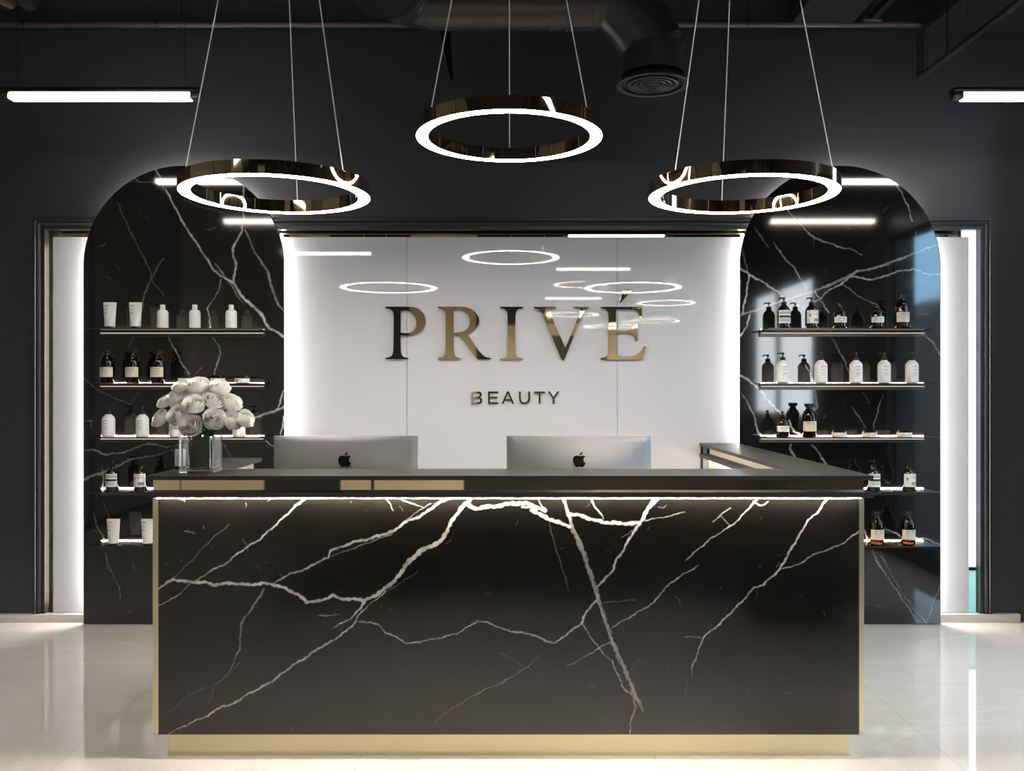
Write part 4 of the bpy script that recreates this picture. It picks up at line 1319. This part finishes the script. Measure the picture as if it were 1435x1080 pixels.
for q, (bx, by, br, txt) in enumerate(ros + back):
    px, py = bx / 6 + 200, by / 6 + 510
    hid = q >= len(ros)
    Y_ = 3.72
    for _ in range(4):
        dx, dz = X(px, Y_) - FC.x, Zz(py, Y_) - FC.z
        d2 = .165 ** 2 - dx * dx - dz * dz
        dep = math.sqrt(max(.0004, d2)) * .8
        Y_ = FC.y + dep if hid else FC.y - dep
    p = Vector((X(px, Y_), Y_, Zz(py, Y_)))
    rad = br / 6 / 1240 * Y_ * .99
    axis = (p - (FC + Vector((0, .0, -.03)))).normalized() + Vector((.15, (.55 if hid else -.55), .1)); axis = axis.normalized()
    base = p - axis * rad * .72
    foot = Vector((cxv + random.uniform(-.048, .048), cyv + random.uniform(-.045, .045), VZ + .018 + .004 * random.random()))
    neck = Vector((cxv + (p.x - cxv) * .30, cyv + (p.y - cyv) * .30, VZ + VH + .012))
    neck.x = min(max(neck.x, VX0 + .022), VX1 - .022); neck.y = min(max(neck.y, VY0 + .022), VY1 - .022)
    root = empty('rose', foot, txt, 'rose', 'white roses in the vase')
    # stem: foot -> rim -> bloom, smoothed
    ctl = [foot, foot.lerp(neck, .6), neck, neck.lerp(base, .55) + Vector((0, 0, .012)), base + axis * rad * .1]
    pts = []
    for k in range(len(ctl) - 1):
        p0 = ctl[max(0, k - 1)]; p1 = ctl[k]; p2 = ctl[k + 1]; p3 = ctl[min(len(ctl) - 1, k + 2)]
        for s_ in range(5):
            u = s_ / 5
            pts.append(.5 * ((2 * p1) + (p2 - p0) * u + (2 * p0 - 5 * p1 + 4 * p2 - p3) * u * u + (3 * p1 - p0 - 3 * p2 + p3) * u ** 3))
    pts.append(ctl[-1])
    mk('stem', tube(NB(), pts, .0026, 8), M['stem'], root)
    ob = bpy.data.objects.new('bloom', BLOOMS[q % 3])
    COL.objects.link(ob)
    ob.parent = root
    rot = Vector((0, 0, 1)).rotation_difference(axis)
    ob.matrix_local = Matrix.LocRotScale(p - foot, rot @ Matrix.Rotation(q * 1.3, 3, 'Z').to_quaternion(), Vector((rad, rad, rad)))
    # blades standing in the water beside the stem
    for s_ in range(4):
        bm = NB()
        b0 = foot + Vector((random.uniform(-.012, .012), random.uniform(-.012, .012), .002))
        tp = Vector((cxv + random.uniform(-.044, .044), cyv + random.uniform(-.044, .044), VZ + VH * random.uniform(.7, 1.12)))
        b0.x = min(max(b0.x, VX0 + .02), VX1 - .02); b0.y = min(max(b0.y, VY0 + .02), VY1 - .02)
        L_, R_ = [], []
        for k in range(7):
            u = k / 6
            cpt = b0.lerp(tp, u)
            w_ = .0042 * math.sin(PI * min(1, .15 + .85 * u)) ** .8
            L_.append(bm.verts.new(cpt + Vector((w_, 0, 0)))); R_.append(bm.verts.new(cpt - Vector((w_, .001, 0))))
        for k in range(6): bm.faces.new((L_[k], L_[k + 1], R_[k + 1], R_[k]))
        mk('leaf', bm, M['leaf'], root, smooth=60)
    # narrow leaves leaving the stem at the rim
    for s_ in range(3):
        bm = NB()
        st = neck + Vector((0, 0, -.02 - .012 * s_))
        a_ = math.atan2(p.y - cyv, p.x - cxv) + random.uniform(-.9, .9)
        ln = random.uniform(.075, .12)
        out_ = Vector((math.cos(a_), math.sin(a_), 0))
        sd = Vector((-math.sin(a_), math.cos(a_), 0))
        L_, R_ = [], []
        for k in range(9):
            u = k / 8
            cpt = st + out_ * (ln * .75 * u * u) + Vector((0, 0, ln * (.95 * u - .35 * u * u)))
            w_ = .0045 * math.sin(PI * min(1, .12 + .88 * u)) ** .8
            L_.append(bm.verts.new(cpt + sd * w_)); R_.append(bm.verts.new(cpt - sd * w_ + Vector((0, 0, .001))))
        for k in range(8): bm.faces.new((L_[k], L_[k + 1], R_[k + 1], R_[k]))
        mk('leaf', bm, M['leaf'], root, smooth=60)

# small bottle behind the vase
bx = X(251.5, 3.84)
root = empty('cosmetic_tube', (bx, 3.84, ZT1 + .0004), 'slim white tube with black foot, standing behind the glass vase', 'tube')
mk('tube_body', lathe(NB(), [(0, .014), (.019, .014), (.0195, .016), (.0195, .085), (.017, .088), (0, .088)], seg=24), M['white'], root, local=True)
mk('clear_top', lathe(NB(), [(0, .0885), (.0185, .0885), (.0185, .106), (.017, .108), (0, .108)], seg=24), M['profile'], root, local=True)
mk('black_foot', lathe(NB(), [(0, 0), (.0175, 0), (.0175, .0135), (0, .0135)], seg=24), M['black'], root, local=True)

# ------------------------------------------------------------------ ring pendants
def ring_pendant(cx, cy, cz, angs, label, group, conv=None, led='led_ring'):
    root = empty('ring_pendant', (cx, cy, cz), label, 'pendant lamp', group)
    Ro, Ri, hb = .4138, .357, .056
    seg = 96
    bm = NB()
    P = [(Ro, 0), (Ro, hb), (Ri, hb), (Ri, 0), (Ri + .003, 0), (Ri + .003, .012), (Ro - .003, .012), (Ro - .003, 0)]
    rings = [[bm.verts.new((cx + r * math.cos(2 * PI * k / seg), cy + r * math.sin(2 * PI * k / seg), cz + z)) for k in range(seg)] for r, z in P]
    for a_, b_ in zip(rings, rings[1:] + rings[:1]):
        for k in range(seg): bm.faces.new((a_[k], a_[(k + 1) % seg], b_[(k + 1) % seg], b_[k]))
    mk('ring_band', bm, M['ringm'], root)
    bm = NB()
    P = [(Ro - .0032, 0.0003), (Ro - .0032, .0115), (Ri + .0032, .0115), (Ri + .0032, 0.0003)]
    rings = [[bm.verts.new((cx + r * math.cos(2 * PI * k / seg), cy + r * math.sin(2 * PI * k / seg), cz + z)) for k in range(seg)] for r, z in P]
    for a_, b_ in zip(rings, rings[1:] + rings[:1]):
        for k in range(seg): bm.faces.new((a_[k], a_[(k + 1) % seg], b_[(k + 1) % seg], b_[k]))
    mk('diffuser', bm, M[led], root)
    tx, ty = conv or (cx, cy)
    for a_ in angs:
        a_ = math.radians(a_)
        p = Vector((cx + .386 * math.cos(a_), cy + .386 * math.sin(a_), cz + hb))
        q = Vector((tx + .02 * math.cos(a_), ty + .02 * math.sin(a_), ZC - .028))
        mk('cable', tube(NB(), [p, q], .0026, 8), M['cable'], root)
    mk('ceiling_canopy', lathe(NB(), [(0, ZC - .03), (.06, ZC - .03), (.065, ZC - .025), (.065, ZC - .0005), (0, ZC - .0005)], c=(tx, ty, 0), seg=32), M['black'], root)
    return root


YR = 3.93
gP = 'ring pendants over the desk'
ring_pendant(-1.0487, YR, 2.358, (90, 210, 330), 'glowing bronze ring pendant hanging over the white roses', gP, (-1.045, YR))
ring_pendant(X(713.6, YR), YR, 2.613, (90, 211, -31), 'glowing bronze ring pendant hanging highest, above the gold lettering', gP)
ring_pendant(1.0216, YR, 2.358, (90, 210, 330), 'glowing bronze ring pendant hanging before the arch by the window', gP, (1.018, YR))
gB = 'ring pendants farther back in the room'
for k, (x, y, z, txt) in enumerate(((2.21, -1.27, 2.735, 'farther ring pendant reflected on the white wall, right of the accented E'),
                                    (.96, -2.6, 2.68, 'farther ring pendant reflected across the gold V'),
                                    (2.30, -2.9, 2.60, 'farther ring pendant reflected right of the accented E, second one down'),
                                    (1.50, -2.0, 2.45, 'farther ring pendant reflected lowest, across the middle of the E'),
                                    (1.06, -2.3, 3.12, 'farther ring pendant reflected left of the accent, partly behind a larger reflection'))):
    ring_pendant(x, y, z, (80, 200, 320), txt, gB, led='led_far')

# ------------------------------------------------------------------ linear lamps
def linear_lamp(x0, x1, y, z, label, group):
    root = empty('linear_lamp', ((x0 + x1) / 2, y, z), label, 'ceiling lamp', group)
    e = .055
    bm = box(NB(), x0 - e, x1 + e, y - .032, y + .032, z + .017, z + .045, .008)
    mk('lamp_housing', bm, M['black'], root)
    bm = NB()
    for a_, b_ in ((x0 - e, x0 - .002), (x1 + .002, x1 + e)): box(bm, a_, b_, y - .030, y + .030, z - .016, z + .017, .006)
    mk('end_cap', bm, M['profile'], root)
    mk('diffuser', box(NB(), x0, x1, y - .028, y + .028, z - .017, z + .0165, .004), M['led_lamp'], root, smooth=None)
    for xx in (x0 + .03, x1 - .03): mk('hanging_wire', tube(NB(), [(xx, y, z + .044), (xx, y, ZC - .001)], .0016, 6), M['black'], root)


gL = 'linear lamps hanging from the ceiling'
linear_lamp(-2.65, -1.70, 4.68, 3.044, 'bright linear lamp hanging above the arch by the roses', gL)
linear_lamp(2.378, 3.33, 4.68, 3.044, 'bright linear lamp cut by the edge, above the window side', gL)
for x0, y, txt in ((-2.65, 3.12, 'second linear lamp, reflected lower in the arch by the roses'), (2.378, 3.12, 'second linear lamp, reflected lower in the arch by the window'),
                   (-2.56, 1.35, 'linear lamp reflected on the white wall left of the lettering'),
                   (.565, 2.74, 'linear lamp reflected along the dark strip above the white wall'),
                   (.565, .04, 'linear lamp reflected on the white wall above the letters V and E'),
                   (.565, -3.63, 'linear lamp reflected faintly between the letters and the rings')):
    linear_lamp(x0, x0 + .952, y, 3.044, txt, gL)

# ------------------------------------------------------------------ ceiling services
YD = 4.4
P3 = lambda px, py, Y: Vector((X(px, Y), Y, Zz(py, Y)))
duct = empty('ventilation_duct', P3(760, -4, YD), 'round black ventilation duct running above the central ring pendant', 'duct')
R_ = .156
mk('duct_run', tube(NB(), [P3(600, -4, YD), P3(845, -4, YD)], R_, 40), M['duct'], duct)
mk('elbow', tube(NB(), [P3(845, -4, YD), P3(862, -2, YD), P3(902, 42, YD), P3(915, 68, YD)], R_ * .99, 40), M['duct'], duct, smooth=20)
mk('neck', tube(NB(), [P3(915, 68, YD), P3(915, 106, YD)], R_ * 1.0, 40), M['duct'], duct)
for px in (757, 772, 795, 803, 832, 846): mk('joint_ring', tube(NB(), [P3(px - 1.6, -4, YD), P3(px + 1.6, -4, YD)], R_ + .006, 40), M['duct'], duct)
mk('joint_ring', tube(NB(), [P3(915, 69, YD), P3(915, 72, YD)], R_ + .006, 40), M['duct'], duct)
c_ = P3(914.5, 121, YD)
bm = lathe(NB(), [(0, .035), (.150, .035), (.176, .012), (.178, .004), (.170, 0), (.152, .004), (.150, .02), (.128, .022), (.126, .004), (.118, .002), (.100, .020), (.098, .004), (.090, .002), (.072, .018), (.070, .004), (.062, .002), (.046, .016), (.044, .003), (0, .001)], c=tuple(c_), seg=56)
mk('air_diffuser', bm, M['duct'], duct, smooth=30)
mk('branch_elbow', tube(NB(), [P3(598, -4, YD), P3(575, -8, YD - .02), P3(556, -16, YD - .12), P3(545, -24, YD - .30), P3(541, -30, YD - .55)], .15, 36), M['duct'], duct, smooth=20)
mk('branch_collar', tube(NB(), [P3(541, -30, YD - .52), P3(541, -30, YD - .56)], .165, 36), M['duct'], duct)
for px in (650, 840): mk('hanger_rod', tube(NB(), [P3(px, -4, YD) + Vector((0, 0, R_ * .9)), Vector((X(px, YD), YD, ZC))], .005, 8), M['black'], duct)
bm = prism(NB(), [(X(612, 4.7), Zz(20, 4.7)), (X(629, 4.7), Zz(20, 4.7)), (X(636, 4.7), Zz(111, 4.7)), (X(631, 4.7), Zz(112, 4.7))], [], 4.69, 4.71)
tag(mk('hanger_strap', bm, M['bsat'], smooth=None), 'tapering black metal strap hanging below the round duct', 'strap')
YQ = 5.6
pipe = empty('ceiling_pipe', P3(300, 33.5, YQ), 'dark horizontal pipe along the top of the wall', 'pipe')
mk('pipe_run', tube(NB(), [P3(-80, 33.5, YQ), P3(1290, 33.5, YQ)], .025, 20), M['pipe'], pipe)
for px in (35, 255, 222, 1048, 1092): mk('pipe_clamp', tube(NB(), [P3(px - 1.5, 33.5, YQ), P3(px + 1.5, 33.5, YQ)], .029, 20), M['black'], pipe)
for px in (254, 1050): mk('clamp_rod', tube(NB(), [P3(px, 28, YQ), Vector((X(px, YQ), YQ, ZC))], .004, 8), M['black'], pipe)
bd = empty('round_duct', P3(20, -5, 5.0), 'pair of black round ducts in the upper left corner', 'duct')
mk('duct_run', tube(NB(), [P3(-60, -30, 5.0), P3(18, 5, 5.25), P3(20, 8, 5.26)], .05, 28, rs=[.055, .05, .03]), M['duct'], bd)
mk('duct_run', tube(NB(), [P3(-40, -60, 4.6), P3(42, 4, 5.25), P3(45, 7, 5.27)], .05, 28, rs=[.06, .055, .03]), M['duct'], bd)
for p_ in (P3(10, 0, 5.15), P3(30, -10, 5.1)): mk('hanger_rod', tube(NB(), [p_, Vector((p_.x, p_.y, ZC))], .005, 8), M['black'], bd)
def slab_duct(x0, x1, y0, y1, z0, z1, name, label):
    bm = box(NB(), x0, x1, y0, y1, z0, z1, .006)
    o = tag(mk(name, bm, M['duct'], smooth=None), label, 'duct')
    for yy in (y0 + .2, y1 - .2): mk('hanger_rod', tube(NB(), [((x0 + x1) / 2, yy, z1 - .01), ((x0 + x1) / 2, yy, ZC)], .005, 8), M['black'], o)
slab_duct(1.757, 2.14, 2.6, 5.56, 3.80, 4.15, 'flat_duct', 'flat black rectangular duct beneath the ceiling, by the cable track')
slab_duct(2.585, 3.2, 3.4, 5.58, 3.745, 3.79, 'cable_tray', 'flat black tray beneath the ceiling, over the diagonal pipe')
tr = empty('cable_track', (2.2, 5.4, 3.76), 'narrow black lighting track receding under the flat duct', 'track')
mk('track_rail', box(NB(), 2.185, 2.225, 2.8, 5.45, 3.755, 3.798, .003), M['black'], tr, smooth=None)
mk('track_bracket', box(NB(), 2.15, 2.26, 5.40, 5.43, 3.75, 3.765, .002), M['profile'], tr, smooth=None)
sp = empty('sprinkler_pipe', (2.556, 5.5, 3.46), 'thin black pipe running diagonally to the upper right corner', 'pipe')
mk('pipe_run', tube(NB(), [(2.556, 5.55, 3.73), (2.556, 5.55, 3.47), (2.556, 5.53, 3.455), (2.556, 5.50, 3.452), (2.556, 2.6, 3.452)], .021, 14), M['duct'], sp)
mk('pipe_rod', tube(NB(), [(2.556, 5.2, 3.47), (2.556, 5.2, 3.76)], .004, 8), M['black'], sp)

# ------------------------------------------------------------------ daylight outside the windows
w = bpy.data.worlds.new('sky')
S.world = w
w.use_nodes = True
nt = w.node_tree
bg = nt.nodes['Background']
tc = nt.nodes.new('ShaderNodeTexCoord')
sx = nt.nodes.new('ShaderNodeSeparateXYZ')
nt.links.new(tc.outputs['Generated'], sx.inputs[0])
rp = nt.nodes.new('ShaderNodeValToRGB')
rp.color_ramp.elements[0].position = 0.0
rp.color_ramp.elements[0].color = (.80, .82, .87, 1)
rp.color_ramp.elements[1].position = 0.5
rp.color_ramp.elements[1].color = (.30, .33, .37, 1)
e = rp.color_ramp.elements.new(.06); e.color = (.82, .83, .87, 1)
e = rp.color_ramp.elements.new(.10); e.color = (.27, .52, .80, 1)
e = rp.color_ramp.elements.new(.19); e.color = (.30, .52, .78, 1)
e = rp.color_ramp.elements.new(.24); e.color = (.34, .36, .39, 1)
nt.links.new(sx.outputs['Z'], rp.inputs['Fac'])
# sky made pale to the rear, added for an even white window reflection
mr = nt.nodes.new('ShaderNodeMapRange')
mr.inputs['From Min'].default_value = -.925
mr.inputs['From Max'].default_value = -.94
nt.links.new(sx.outputs['Y'], mr.inputs['Value'])
mx = nt.nodes.new('ShaderNodeMix'); mx.data_type = 'RGBA'
nt.links.new(mr.outputs['Result'], mx.inputs['Factor'])
nt.links.new(rp.outputs['Color'], mx.inputs['A'])
mx.inputs['B'].default_value = (.82, .83, .88, 1)
nt.links.new(mx.outputs['Result'], bg.inputs['Color'])
bg.inputs['Strength'].default_value = 4.7
